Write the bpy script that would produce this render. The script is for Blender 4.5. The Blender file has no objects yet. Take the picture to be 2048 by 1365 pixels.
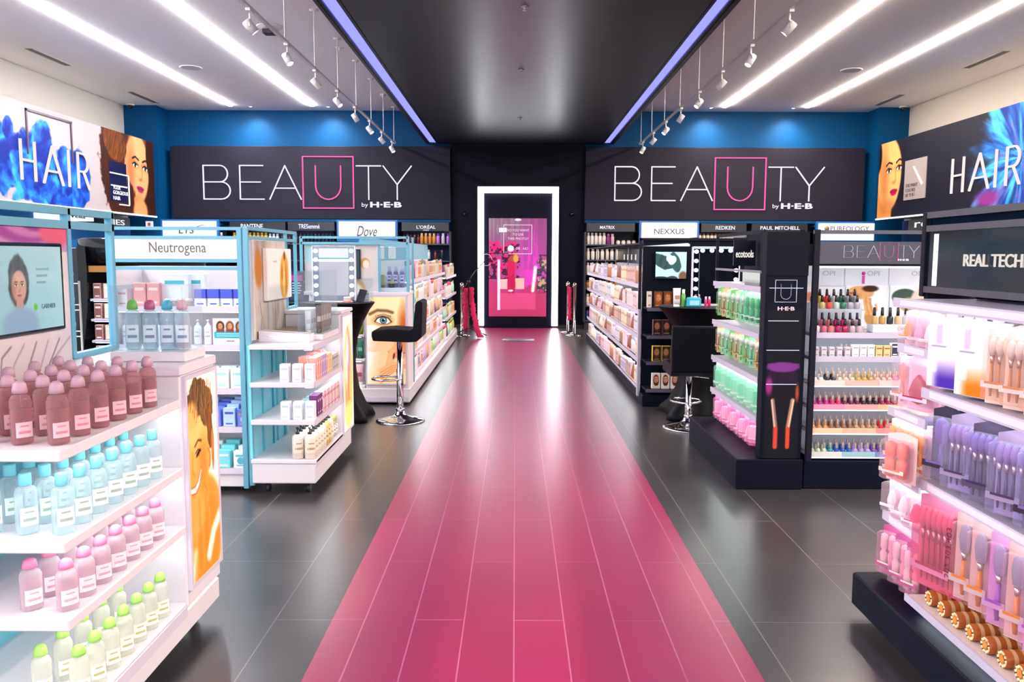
import bpy, math, random
import numpy as np
from mathutils import Vector, Matrix
random.seed(7)
PI = math.pi
C = bpy.context.scene.collection
sc = bpy.context.scene
# ------------------------------------------------------------------ camera
cam_d = bpy.data.cameras.new('camera'); cam = bpy.data.objects.new('camera', cam_d); C.objects.link(cam)
cam_d.sensor_width = 36; cam_d.lens = 1650 / 2048 * 36; cam_d.clip_start = .05
cam.matrix_world = Matrix.Translation((0, 0, 1.40)) @ Matrix.Rotation(.00384, 4, 'Z') @ Matrix.Rotation(PI/2 - .10298, 4, 'X') @ Matrix.Rotation(.0037, 4, 'Z')
sc.camera = cam
sc.view_settings.view_transform = 'Standard'; sc.view_settings.look = 'None'
EXPO = 1.4
sc.view_settings.exposure = EXPO; sc.view_settings.gamma = 1; sc.view_settings.use_curve_mapping = False
# ------------------------------------------------------------------ world: the bright mall hall behind the camera
wd = bpy.data.worlds.new('world'); sc.world = wd; wd.use_nodes = True
wd.node_tree.nodes['Background'].inputs[0].default_value = (.92, .90, 1, 1)
wd.node_tree.nodes['Background'].inputs[1].default_value = 1.2
KX = 2**-EXPO         # what an emitter needs to read as its own colour at this exposure
LED = 68.0          # ceiling strips
SHELF_LED = 3.4     # strips under white shelves
sc.cycles.max_bounces = 8; sc.cycles.diffuse_bounces = 3; sc.cycles.glossy_bounces = 4
sc.cycles.transmission_bounces = 4; sc.cycles.transparent_max_bounces = 16
sc.cycles.sample_clamp_indirect = 6; sc.cycles.caustics_reflective = False; sc.cycles.caustics_refractive = False
sc.cycles.use_denoising = True

# ------------------------------------------------------------------ colour and materials
def lin(c):
    if isinstance(c, str): c = tuple(int(c[i:i+2], 16)/255 for i in (0, 2, 4))
    return tuple(x/12.92 if x <= .04045 else ((x+.055)/1.055)**2.4 for x in c)
MC = {}
def mat(c, kind='plastic', s=1.0):
    key = (c, kind, s)
    if key in MC: return MC[key]
    m = bpy.data.materials.new('%s_%s' % (kind, c)); m.use_nodes = True; nt = m.node_tree
    b = nt.nodes['Principled BSDF']; out = nt.nodes['Material Output']; col = lin(c) + (1,)
    b.inputs['Base Color'].default_value = col
    def rough_noise(lo, hi, scale=25):
        n = nt.nodes.new('ShaderNodeTexNoise'); n.inputs['Scale'].default_value = scale
        tc = nt.nodes.new('ShaderNodeTexCoord'); nt.links.new(tc.outputs['Object'], n.inputs['Vector'])
        r = nt.nodes.new('ShaderNodeMapRange'); r.inputs[3].default_value = lo; r.inputs[4].default_value = hi
        nt.links.new(n.outputs['Fac'], r.inputs[0]); nt.links.new(r.outputs[0], b.inputs['Roughness'])
    if kind == 'plastic': rough_noise(.3, .42)
    elif kind == 'gloss': rough_noise(.08, .16)
    elif kind == 'matte': rough_noise(.7, .9)
    elif kind == 'paper': rough_noise(.5, .65)
    elif kind == 'metal': b.inputs['Metallic'].default_value = 1; rough_noise(.06, .12)
    elif kind == 'brushed': b.inputs['Metallic'].default_value = .9; rough_noise(.3, .4)
    elif kind == 'mirror': b.inputs['Metallic'].default_value = 1; b.inputs['Roughness'].default_value = .02
    elif kind == 'flat': b.inputs['Specular IOR Level'].default_value = .12; rough_noise(.5, .6)
    elif kind == 'lamp':
        e = nt.nodes.new('ShaderNodeEmission'); e.inputs[0].default_value = col; e.inputs[1].default_value = s
        nt.links.new(e.outputs[0], out.inputs[0])
    elif kind == 'emit':
        e = nt.nodes.new('ShaderNodeEmission'); e.inputs[0].default_value = col; e.inputs[1].default_value = s*KX*1.2
        nt.links.new(e.outputs[0], out.inputs[0])
    elif kind == 'clear':     # thin clear or tinted plastic: s = how see-through
        t = nt.nodes.new('ShaderNodeBsdfTransparent'); t.inputs[0].default_value = col
        mix = nt.nodes.new('ShaderNodeMixShader'); g = nt.nodes.new('ShaderNodeLayerWeight'); g.inputs[0].default_value = .35
        mr = nt.nodes.new('ShaderNodeMapRange'); mr.inputs[3].default_value = (1-s)*.6; mr.inputs[4].default_value = min(.9, 1.15-s)
        nt.links.new(g.outputs['Facing'], mr.inputs[0]); nt.links.new(mr.outputs[0], mix.inputs[0])
        nt.links.new(t.outputs[0], mix.inputs[1]); b.inputs['Roughness'].default_value = .08
        nt.links.new(b.outputs[0], mix.inputs[2]); nt.links.new(mix.outputs[0], out.inputs[0])
    MC[key] = m
    return m
def pic_mat(s=0):
    key = ('pic', s)
    if key in MC: return MC[key]
    m = bpy.data.materials.new('printed_picture'); m.use_nodes = True; nt = m.node_tree
    a = nt.nodes.new('ShaderNodeAttribute'); a.attribute_name = 'Col'; b = nt.nodes['Principled BSDF']
    nt.links.new(a.outputs['Color'], b.inputs['Base Color']); b.inputs['Roughness'].default_value = .6; b.inputs['Specular IOR Level'].default_value = .15
    if s:
        nt.links.new(a.outputs['Color'], b.inputs['Emission Color']); b.inputs['Emission Strength'].default_value = s*KX
    MC[key] = m
    return m

# ------------------------------------------------------------------ mesh builder
class MB:
    def __init__(s, mats=None): s.V = []; s.F = []; s.M = []; s.S = []; s.mats = [mats] if mats and not isinstance(mats, list) else (mats or [])
    def _add(s, vs, fs, mi=0, sm=False):
        b = len(s.V); s.V += [tuple(v) for v in vs]
        for f in fs: s.F.append([b+i for i in f]); s.M.append(mi); s.S.append(sm)
    def box(s, x0, x1, y0, y1, z0, z1, mi=0):
        x0, x1 = min(x0, x1), max(x0, x1); y0, y1 = min(y0, y1), max(y0, y1); z0, z1 = min(z0, z1), max(z0, z1)
        v = [(x, y, z) for z in (z0, z1) for y in (y0, y1) for x in (x0, x1)]
        s._add(v, [(0,2,3,1), (4,5,7,6), (0,1,5,4), (2,6,7,3), (0,4,6,2), (1,3,7,5)], mi); return s
    def rbox(s, x0, x1, y0, y1, z0, z1, r=.004, mi=0):    # box with chamfered edges all round
        prof = [(0, r), (r, 0)]
        rings = []
        for z, k in ((z0, r), (z0+r, 0), (z1-r, 0), (z1, r)):
            a, b, c, d = x0+k, x1-k, y0+k, y1-k; q = r
            rings.append([(a+q, c, z), (b-q, c, z), (b, c+q, z), (b, d-q, z), (b-q, d, z), (a+q, d, z), (a, d-q, z), (a, c+q, z)])
        v = [p for g in rings for p in g]; f = [tuple(range(7, -1, -1)), tuple(range(24, 32))]
        for k in range(3):
            for i in range(8): j = (i+1) % 8; f.append((k*8+i, k*8+j, k*8+8+j, k*8+8+i))
        s._add(v, f, mi); return s
    def lathe(s, prof, n=12, c=(0, 0, 0), mi=0, sx=1, sy=1, p=2, a0=0, a1=2*PI, cap=True, sm=True):
        full = abs(a1-a0-2*PI) < 1e-6; m = n if full else n+1; v = []
        for r, z in prof:
            for i in range(m):
                t = a0+(a1-a0)*i/n; ct, st = math.cos(t), math.sin(t); k = 1/((abs(ct)**p+abs(st)**p)**(1/p))
                v.append((c[0]+r*k*ct*sx, c[1]+r*k*st*sy, c[2]+z))
        f = []
        for k in range(len(prof)-1):
            for i in range(n if full else m-1):
                j = (i+1) % m; f.append((k*m+i, k*m+j, (k+1)*m+j, (k+1)*m+i))
        s._add(v, f, mi, sm)
        if cap and full:
            b = len(s.V)-len(v)
            for k, rev in ((0, True), (len(prof)-1, False)):
                if prof[k][0] > 1e-5:
                    idx = [b+k*m+i for i in range(m)]; s.F.append(idx[::-1] if rev else idx); s.M.append(mi); s.S.append(False)
        return s
    def tube(s, pts, r, n=8, mi=0, closed=False, sm=True):
        pts = [Vector(p) for p in pts]; N = len(pts); v = []; rr = r if isinstance(r, (list, tuple)) else [r]*N
        for i, p in enumerate(pts):
            if closed: d = pts[(i+1) % N]-pts[i-1]
            else: d = pts[min(i+1, N-1)]-pts[max(i-1, 0)]
            d = d.normalized(); u = d.cross(Vector((0, 0, 1)) if abs(d.z) < .9 else Vector((1, 0, 0))).normalized(); w = d.cross(u)
            for k in range(n):
                t = 2*PI*k/n; v.append(p+u*math.cos(t)*rr[i]+w*math.sin(t)*rr[i])
        f = []
        for i in range(N if closed else N-1):
            for k in range(n):
                j = (k+1) % n; a = i*n; b = ((i+1) % N)*n; f.append((a+k, a+j, b+j, b+k))
        if not closed: f += [tuple(range(n)), tuple(range(N*n-1, (N-1)*n-1, -1))]
        s._add(v, f, mi, sm); return s
    def prism(s, poly, d, o=(0, 0, 0), u=(1, 0, 0), v=(0, 0, 1), mi=0):    # polygon in the plane u,v pushed d along u x v
        o, u, v = Vector(o), Vector(u), Vector(v); w = u.cross(v); n = len(poly)
        P = [o+u*a+v*b for a, b in poly]; Q = [p+w*d for p in P]
        s._add(P+Q, [tuple(range(n)), tuple(range(2*n-1, n-1, -1))]+[(i, n+i, n+(i+1) % n, (i+1) % n) for i in range(n)], mi); return s
    def xf(s, M, start=0):
        for i in range(start, len(s.V)): s.V[i] = tuple(M @ Vector(s.V[i]))
        return s
    def merge(s, o):
        b = len(s.V); mb = len(s.mats); s.V += o.V; s.F += [[b+i for i in f] for f in o.F]; s.M += [m+mb for m in o.M]; s.S += o.S; s.mats += o.mats
    def mesh(s, name, off=(0, 0, 0)):
        me = bpy.data.meshes.new(name)
        V = s.V if not any(off) else [(a-off[0], b-off[1], c-off[2]) for a, b, c in s.V]
        me.from_pydata(V, [], s.F)
        for m in s.mats: me.materials.append(m)
        me.polygons.foreach_set('material_index', s.M); me.polygons.foreach_set('use_smooth', s.S); me.update()
        return me
def wloc(o):
    v = Vector((0, 0, 0))
    while o is not None: v += o.location; o = o.parent
    return v
def part(name, mb, parent, label=None):
    o = bpy.data.objects.new(name, mb.mesh(name, tuple(wloc(parent)))); C.objects.link(o); o.parent = parent
    if label: o['label'] = label
    return o
SEEN = {}; BAD = []
def tag(o, label, cat, group=None, kind=None):
    if label in SEEN or not 4 <= len(label.split()) <= 16: BAD.append(label)
    SEEN[label] = group
    o['label'] = label; o['category'] = cat
    if group: o['group'] = group
    if kind: o['kind'] = kind
    return o
def thing(name, label, cat, loc=(0, 0, 0), group=None, rz=0):
    o = bpy.data.objects.new(name, None); C.objects.link(o); o.location = loc; o.rotation_euler = (0, 0, rz); o.empty_display_size = .05
    return tag(o, label, cat, group)
def solo(name, mb, label, cat, loc=(0, 0, 0), group=None, world=False):
    o = bpy.data.objects.new(name, mb.mesh(name, loc if world else (0, 0, 0))); C.objects.link(o); o.location = loc
    return tag(o, label, cat, group)
def struct(name, mb, parent=None, label=None):
    o = bpy.data.objects.new(name, mb.mesh(name)); C.objects.link(o); o.parent = parent; o['kind'] = 'structure'
    if label: o['label'] = label
    return o
def bx(m, *a): return MB(m).box(*a)
ONES = 'first second third fourth fifth sixth seventh eighth ninth tenth eleventh twelfth thirteenth fourteenth fifteenth sixteenth seventeenth eighteenth nineteenth'.split()
TENS = {2: ('twenty', 'twentieth'), 3: ('thirty', 'thirtieth'), 4: ('forty', 'fortieth'), 5: ('fifty', 'fiftieth'), 6: ('sixty', 'sixtieth'), 7: ('seventy', 'seventieth'), 8: ('eighty', 'eightieth'), 9: ('ninety', 'ninetieth')}
def ordw(i):      # 0 -> first
    n = i+1
    if n < 20: return ONES[n-1]
    t, r = divmod(n, 10)
    return TENS[t][1] if r == 0 else TENS[t][0]+'-'+ONES[r-1]

# ------------------------------------------------------------------ lettering
def text(s, w, h, org, u, v, m, parent, name='lettering', d=.004, off=0.0, center=True, shear=0, label=None):
    u, v = Vector(u), Vector(v); wv = u.cross(v)
    cu = bpy.data.curves.new('t', 'FONT'); cu.body = s; cu.size = 1; cu.offset = off; cu.align_x = 'CENTER'; cu.resolution_u = 3; cu.shear = shear
    ob = bpy.data.objects.new('t', cu); C.objects.link(ob)
    me = bpy.data.meshes.new_from_object(ob.evaluated_get(bpy.context.evaluated_depsgraph_get()))
    bpy.data.objects.remove(ob); bpy.data.curves.remove(cu)
    n = len(me.vertices); co = np.empty(n*3); me.vertices.foreach_get('co', co); co = co.reshape(n, 3)
    lo, hi = co.min(0), co.max(0); sx = w/(hi[0]-lo[0]); sy = h/(hi[1]-lo[1]) if h else sx
    x = (co[:, 0]-(lo[0]+hi[0])/2)*sx if center else (co[:, 0]-lo[0])*sx
    y = (co[:, 1]-(lo[1]+hi[1])/2)*sy
    O = np.array(org)-np.array(wloc(parent)); P = O+np.outer(x, u)+np.outer(y, v)
    faces = [list(p.vertices) for p in me.polygons]
    # words become parts of their own; the letters get their own thickness
    par = list(range(n))
    def fd(i):
        while par[i] != i: par[i] = par[par[i]]; i = par[i]
        return i
    for f in faces:
        for q in f[1:]: par[fd(q)] = fd(f[0])
    rt = [fd(i) for i in range(n)]; rng = {}
    for i, r in enumerate(rt): a_, b_ = rng.get(r, (9e9, -9e9)); rng[r] = (min(a_, x[i]), max(b_, x[i]))
    grp, g, cur = {}, 0, None
    for r, (a_, b_) in sorted(rng.items(), key=lambda t_: t_[1]):
        if cur is not None and a_ > cur+max(.30*(hi[1]-lo[1])*sy, .004): g += 1
        cur = b_ if cur is None else max(cur, b_); grp[r] = g
    W = np.array(wv)*d; Q = P+W; bpy.data.meshes.remove(me); o = None
    for k in range(g+1):
        ids = [i for i in range(n) if grp[rt[i]] == k]; mp = {i: j for j, i in enumerate(ids)}; nn = len(ids)
        fk = [[mp[i] for i in f] for f in faces if f[0] in mp]; ec = {}
        for f in fk:
            for a, b in zip(f, f[1:]+f[:1]): ec.setdefault((min(a, b), max(a, b)), []).append((a, b))
        m2 = bpy.data.meshes.new(name); m2.from_pydata([tuple(P[i]) for i in ids]+[tuple(Q[i]) for i in ids], [], [[i+nn for i in f] for f in fk]+[[a, b, b+nn, a+nn] for e in ec.values() if len(e) == 1 for a, b in e]); m2.materials.append(m)
        o = bpy.data.objects.new(name, m2); C.objects.link(o); o.parent = parent
        if label: o['label'] = label
    return o
def arc(cx, cy, rx, ry, a, b, n=10): return [(cx+rx*math.cos(math.radians(a+(b-a)*i/n)), cy+ry*math.sin(math.radians(a+(b-a)*i/n))) for i in range(n+1)]
GLY = {'B': [[(.0, 0), (0, 1), (.5, 1)]+arc(.5, .755, .23, .245, 90, -90)+[(0, .51)], [(.5, .51)]+arc(.53, .255, .27, .255, 90, -90)+[(0, 0)]],
       'E': [[(.7, 1), (0, 1), (0, 0), (.72, 0)], [(0, .51), (.62, .51)]],
       'A': [[(0, 0), (.47, 1), (.95, 0)], [(.18, .33), (.77, .33)]],
       'U': [[(0, 1), (0, .4)]+arc(.38, .4, .38, .4, 180, 360)+[(.76, 1)]],
       'T': [[(0, 1), (.74, 1)], [(.37, 1), (.37, 0)]], 'Y': [[(0, 1), (.42, .45), (.85, 1)], [(.42, .45), (.42, 0)]],
       'H': [[(0, 0), (0, 1)], [(.62, 0), (.62, 1)], [(0, .5), (.62, .5)]], 'I': [[(0, 0), (0, 1)]],
       'R': [[(0, 0), (0, 1), (.3, 1)]+arc(.3, .74, .25, .26, 90, -90)+[(0, .48)], [(.3, .48), (.6, 0)]]}
def strokes(word, xs, h, wd, org, u, v, m, parent, d=.01, names=None, box=None, boxm=None, um=None):
    u, v = Vector(u), Vector(v); w = u.cross(v)
    def seg(mb, pts):
        for a, b in zip(pts, pts[1:]):
            A, B = Vector((a[0], a[1])), Vector((b[0], b[1])); dr = (B-A).normalized(); pn = Vector((-dr.y, dr.x))*wd/2; ex = dr*wd*.35
            q = [A-ex-pn, B+ex-pn, B+ex+pn, A-ex+pn]
            mb.prism([(p.x*h, p.y*h) for p in q], d, o=org, u=u, v=v)
    out = []
    for ch, x in zip(word, xs):
        mb = MB(um if ch == 'U' and um else m)
        for st in GLY[ch]: seg(mb, [(x+a, b) for a, b in st])
        out.append(part('letter_'+ch.lower(), mb, parent))
    if box:
        x0, x1, y0, y1 = box; mb = MB(boxm); seg(mb, [(x0, y0), (x0, y1), (x1, y1), (x1, y0), (x0, y0)]); part('square_outline', mb, parent)
BX = [0, 1.1, 1.99, 3.38, 4.61, 5.42]; BBOX = (3.0, 4.52, -.26, 1.27)

# ------------------------------------------------------------------ printed pictures: a dense panel whose own ink is set point by point
def vnoise(x, y, seed=0):
    xi = np.floor(x).astype(np.int64); yi = np.floor(y).astype(np.int64); xf = x-xi; yf = y-yi
    xf = xf*xf*(3-2*xf); yf = yf*yf*(3-2*yf)
    def h(a, b): n = np.sin(a*127.1+b*311.7+seed*74.7)*43758.5453; return n-np.floor(n)
    return (h(xi, yi)*(1-xf)+h(xi+1, yi)*xf)*(1-yf)+(h(xi, yi+1)*(1-xf)+h(xi+1, yi+1)*xf)*yf
def fbm(x, y, seed=0, o=4): return sum(vnoise(x*2**k, y*2**k, seed+k)*.5**k for k in range(o))/(2-.5**(o-1))
class Pic:
    def __init__(s, w, h, nx, ny, bg):
        s.w, s.h, s.nx, s.ny = w, h, nx, ny; s.X, s.Y = np.meshgrid(np.linspace(0, w, nx+1), np.linspace(0, h, ny+1)); s.C = np.zeros((ny+1, nx+1, 3)); s.C[:] = s.col(bg)
    def col(s, c): return np.array([int(c[i:i+2], 16)/255 for i in (0, 2, 4)]) if isinstance(c, str) else np.array(c)
    def put(s, m, c): m = np.clip(m, 0, 1)[..., None]; s.C = s.C*(1-m)+s.col(c)*m; return s
    def ell(s, cx, cy, rx, ry, c, soft=.15, rot=0, a=1, amp=0, sc=8, seed=0):
        dx, dy = s.X-cx, s.Y-cy; cr, sr = math.cos(rot), math.sin(rot); px, py = (dx*cr+dy*sr)/rx, (-dx*sr+dy*cr)/ry
        r = np.sqrt(px*px+py*py)
        if amp: r = r+amp*(fbm(s.X*sc, s.Y*sc, seed)-.5)*2
        return s.put((1-r)/soft+.5 if soft > 0 else (r < 1)*1., np.array(s.col(c)) if a == 1 else c) if a == 1 else s.put(np.clip((1-r)/soft+.5, 0, 1)*a, c)
    def line(s, pts, w, c, soft=.5, a=1):
        m = np.zeros_like(s.X)
        for (ax, ay), (bx_, by) in zip(pts, pts[1:]):
            L = (bx_-ax)**2+(by-ay)**2+1e-12; t = np.clip(((s.X-ax)*(bx_-ax)+(s.Y-ay)*(by-ay))/L, 0, 1)
            dd = np.hypot(s.X-ax-t*(bx_-ax), s.Y-ay-t*(by-ay)); m = np.maximum(m, np.clip((w/2-dd)/(w*soft)+.5, 0, 1))
        return s.put(m*a, c)
    def rect(s, x0, x1, y0, y1, c, a=1): return s.put(((s.X > x0) & (s.X < x1) & (s.Y > y0) & (s.Y < y1))*float(a), c)
    def streak(s, cx, cy, rx, ry, c1, c2, f, rot=0, seed=0, amp=.15, wave=0):      # hair-like mass
        dx, dy = s.X-cx, s.Y-cy; cr, sr = math.cos(rot), math.sin(rot); px, py = (dx*cr+dy*sr)/rx, (-dx*sr+dy*cr)/ry
        r = np.sqrt(px*px+py*py)+amp*(fbm(s.X*f*.3, s.Y*f*.3, seed)-.5)*2
        t = fbm(px*f*.12*rx*20+wave*np.sin(py*5), py*f*.02*ry*10, seed+3)
        m = np.clip((1-r)/.1+.5, 0, 1); cc = s.col(c1)*(1-t[..., None])+s.col(c2)*t[..., None]
        s.C = s.C*(1-m[..., None])+cc*m[..., None]; return s
    def face(s, cx, cy, H, rot=0, skin='E8B48A', shade='B8764C', lip='B8405A', brow='3A2418', turn=0, eye='2C2018'):
        cr, sr = math.cos(rot), math.sin(rot)
        def P(x, y): return (cx+H*(x*cr-y*sr), cy+H*(x*sr+y*cr))
        def e(x, y, rx, ry, c, soft=.3, r=0, a=1): q = P(x, y); s.ell(q[0], q[1], rx*H, ry*H, c, soft, rot+r, a)
        e(0, 0, .37, .5, skin, .12); e(-.3+turn*.1, -.05, .12, .4, shade, 1.2, 0, .6); e(.0, -.44, .2, .08, shade, 1.2, 0, .5)
        t = turn*.1
        for k in (-1, 1):
            ex = t+k*.155
            e(ex, .06, .1, .05, shade, 1, 0, .6); e(ex, .05, .07, .03, 'F4EEE8', .4); e(ex, .05, .03, .032, eye, .4)
            s.line([P(ex-.08, .055), P(ex-.02, .085), P(ex+.08, .06)], .02*H, eye); s.line([P(ex-.09, .13), P(ex, .165), P(ex+.1, .135)], .026*H, brow)
        s.line([P(t+.04, .08), P(t+.055, -.1), P(t, -.14)], .02*H, shade, 1.2, .7); e(t, -.13, .06, .025, shade, 1, 0, .5)
        e(t, -.255, .115, .032, lip, .3); e(t, -.285, .085, .03, lip, .5, 0, .9); s.line([P(t-.1, -.262), P(t+.1, -.262)], .008*H, '702038')
        return s
    def mesh(s, name, org, u, v, emit=0, parent=None, ink=1):
        s.C = np.clip(s.C, 0, 1)**ink
        org = Vector(org)-(wloc(parent) if parent else Vector()); u, v = Vector(u), Vector(v)
        n = (s.nx+1)*(s.ny+1); P = np.array(org)+s.X.reshape(-1, 1)*np.array(u)+s.Y.reshape(-1, 1)*np.array(v)
        i = np.arange(s.nx*s.ny); r, c = i//s.nx, i % s.nx; a = r*(s.nx+1)+c
        F = np.stack([a, a+1, a+s.nx+2, a+s.nx+1], 1)
        me = bpy.data.meshes.new(name); me.vertices.add(n); me.vertices.foreach_set('co', P.ravel())
        me.loops.add(len(F)*4); me.loops.foreach_set('vertex_index', F.ravel().astype(np.int32)); me.polygons.add(len(F))
        me.polygons.foreach_set('loop_start', np.arange(0, len(F)*4, 4, dtype=np.int32)); me.update(calc_edges=True); me.validate()
        at = me.color_attributes.new('Col', 'FLOAT_COLOR', 'POINT'); K = s.C.reshape(-1, 3); K = np.where(K <= .04045, K/12.92, ((K+.055)/1.055)**2.4)
        at.data.foreach_set('color', np.concatenate([K, np.ones((n, 1))], 1).ravel()); me.materials.append(pic_mat(emit))
        o = bpy.data.objects.new(name, me); C.objects.link(o); o.parent = parent
        return o

# ------------------------------------------------------------------ product prototypes; each faces -Y
class Pro:
    def __init__(s, desc, parts): s.desc = desc; s.P = parts; s.me = None; s.one = None
    def meshes(s):
        if s.me is None: s.me = [(n, mb.mesh(n)) for n, mb in s.P]
        return s.me
    def single(s, name):
        if s.one is None:
            a = MB([])
            for n, mb in s.P: a.merge(mb)
            s.one = a.mesh(name)
        return s.one
def place(pro, name, x, y, z, rz, label, cat, group=None, far=False, sc_=1.0, tilt=0):
    if far:
        o = bpy.data.objects.new(name, pro.single(name))
    else:
        o = bpy.data.objects.new(name, None); o.empty_display_size = .02
    C.objects.link(o); o.location = (x, y, z+.0008); o.rotation_euler = (tilt, 0, rz)
    if sc_ != 1: o.scale = (1, 1, sc_) if not isinstance(sc_, tuple) else sc_
    tag(o, label, cat, group)
    if not far:
        for n, me in pro.meshes():
            c = bpy.data.objects.new(n, me); C.objects.link(c); c.parent = o
    return o
def bottle(desc, h, r, body, cap, kind='plastic', see=.5, label=None, p=2, sy=1, style='screw', n=14, dot=None, lw=1.0, fill=None, z0=.2, z1=.6):
    bm = mat(body, 'clear', see) if kind == 'clear' else mat(body, kind); hb = h*(.8 if style in ('screw', 'dome') else .78)
    B = MB(bm).lathe([(r*.8, 0), (r, h*.02), (r, hb*.85), (r*.82, hb*.95), (r*.42, hb)], n, p=p, sy=sy)
    K = MB(mat(cap, 'plastic'))
    if style == 'dome': K.lathe([(r*.5, hb), (r*.72, hb+.002), (r*.72, hb+h*.07), (r*.6, h*.96), (r*.3, h), (0, h)], n, sy=sy)
    elif style == 'screw': K.lathe([(r*.55, hb), (r*.6, hb+.002), (r*.58, h*.99), (r*.5, h), (0, h)], n, sy=min(1, sy*1.2))
    elif style == 'flip': K.lathe([(r*.95, h*.8), (r*.95, h*.97), (r*.85, h), (0, h)], n, p=p, sy=sy)
    elif style == 'tall': K.lathe([(r*.7, h*.62), (r*.7, h*.98), (r*.6, h), (0, h)], n, p=p, sy=sy)
    elif style == 'pump':
        K.lathe([(r*.4, hb), (r*.4, h*.84), (r*.14, h*.85), (r*.14, h*.95), (r*.3, h*.955), (r*.3, h*.99), (0, h)], 10)
        K.box(-r*.1, r*.1, -r*1.05, 0, h*.955, h*.985)
    parts = [('body', B), ('cap' if style != 'pump' else 'pump', K)]
    if fill: parts.append(('liquid', MB(mat(fill, 'clear', .6)).lathe([(r*.75, h*.03), (r*.9, h*.05), (r*.9, hb*.7), (0, hb*.7)], n, p=p, sy=sy)))
    if label:
        L = MB([mat(label, 'paper'), mat(dot or '8090A0', 'paper')]); a = PI*.32*lw
        L.lathe([(r*1.02, h*z0), (r*1.02, h*z1)], 8, p=p, sy=sy, a0=-PI/2-a, a1=-PI/2+a, cap=False)
        L.lathe([(r*1.035, h*(z0+(z1-z0)*.7)), (r*1.035, h*(z0+(z1-z0)*.8))], 4, mi=1, p=p, sy=sy, a0=-PI/2-a*.5, a1=-PI/2+a*.5, cap=False)
        L.lathe([(r*1.035, h*(z0+(z1-z0)*.25)), (r*1.035, h*(z0+(z1-z0)*.42))], 4, mi=1, p=p, sy=sy, a0=-PI/2-a*.7, a1=-PI/2+a*.7, cap=False)
        parts.append(('label_band', L))
    return Pro(desc, parts)
def tube_(desc, h, r, body, cap, band=None, kind='plastic'):      # squeezed tube standing on its cap
    B = MB(mat(body, kind)); n = 12; v = []
    for k, (zz, a, b) in enumerate([(h*.16, r, r), (h*.4, r, r*.85), (h*.75, r*1.05, r*.45), (h*.95, r*1.1, r*.08), (h, r*1.1, r*.06)]):
        v += [(a*math.cos(2*PI*i/n), b*math.sin(2*PI*i/n), zz) for i in range(n)]
    B._add(v, [(k*n+i, k*n+(i+1) % n, (k+1)*n+(i+1) % n, (k+1)*n+i) for k in range(4) for i in range(n)]+[tuple(range(n-1, -1, -1)), tuple(range(4*n, 5*n))], 0, True)
    K = MB(mat(cap)).lathe([(r*.9, 0), (r*.92, h*.02), (r*.88, h*.16), (r*.5, h*.17)], n)
    P = [('body', B), ('cap', K)]
    if band: P.append(('label_band', MB(mat(band, 'paper')).box(-r*.7, r*.7, -r*.93, -r*.88, h*.42, h*.62)))
    return Pro(desc, P)
def carton(desc, w, d, h, body, front=None, stripe=None, top=None, window=None):
    P = [('box_body', MB([mat(body, 'paper')]).rbox(-w/2, w/2, -d/2, d/2, 0, h, min(w, d)*.03))]
    F = MB([mat(front or body, 'paper'), mat(stripe or 'C0C0C8', 'paper'), mat(window or stripe or 'A0A0A8', 'gloss')]); y = -d/2-.0006
    F.box(-w*.44, w*.44, y, y+.0005, h*.05, h*.95, 0); F.box(-w*.36, w*.36, y-.0005, y, h*.68, h*.8, 1); F.box(-w*.3, w*.3, y-.0005, y, h*.12, h*.2, 1)
    if window: F.lathe([(w*.26, -.0005), (w*.26, 0)], 10, c=(0, 0, 0), mi=2); F.xf(Matrix.Translation((0, y-.0006, h*.44)) @ Matrix.Rotation(-PI/2, 4, 'X'), len(F.V)-20)
    P.append(('front_print', F))
    if top: P.append(('top_flap', bx(mat(top, 'paper'), -w*.46, w*.46, -d*.46, d*.46, h, h+.001)))
    return Pro(desc, P)
def jar(desc, h, r, body, lid):
    return Pro(desc, [('body', MB(mat(body, 'gloss')).lathe([(r*.85, 0), (r, h*.08), (r, h*.6), (r*.9, h*.64)], 14)), ('lid', MB(mat(lid)).lathe([(r*1.02, h*.64), (r*1.02, h*.95), (r*.95, h), (0, h)], 14))])
def polish(desc, col, cap='1C1C24', h=.068, r=.013):
    return Pro(desc, [('body', MB(mat(col, 'gloss')).lathe([(r*.9, 0), (r, .002), (r*1.02, h*.36), (r*.8, h*.46), (r*.4, h*.5)], 10, p=2.6)),
                      ('cap', MB(mat(cap, 'gloss')).lathe([(r*.5, h*.5), (r*.56, h*.52), (r*.44, h*.97), (r*.3, h), (0, h)], 10))])
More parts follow.
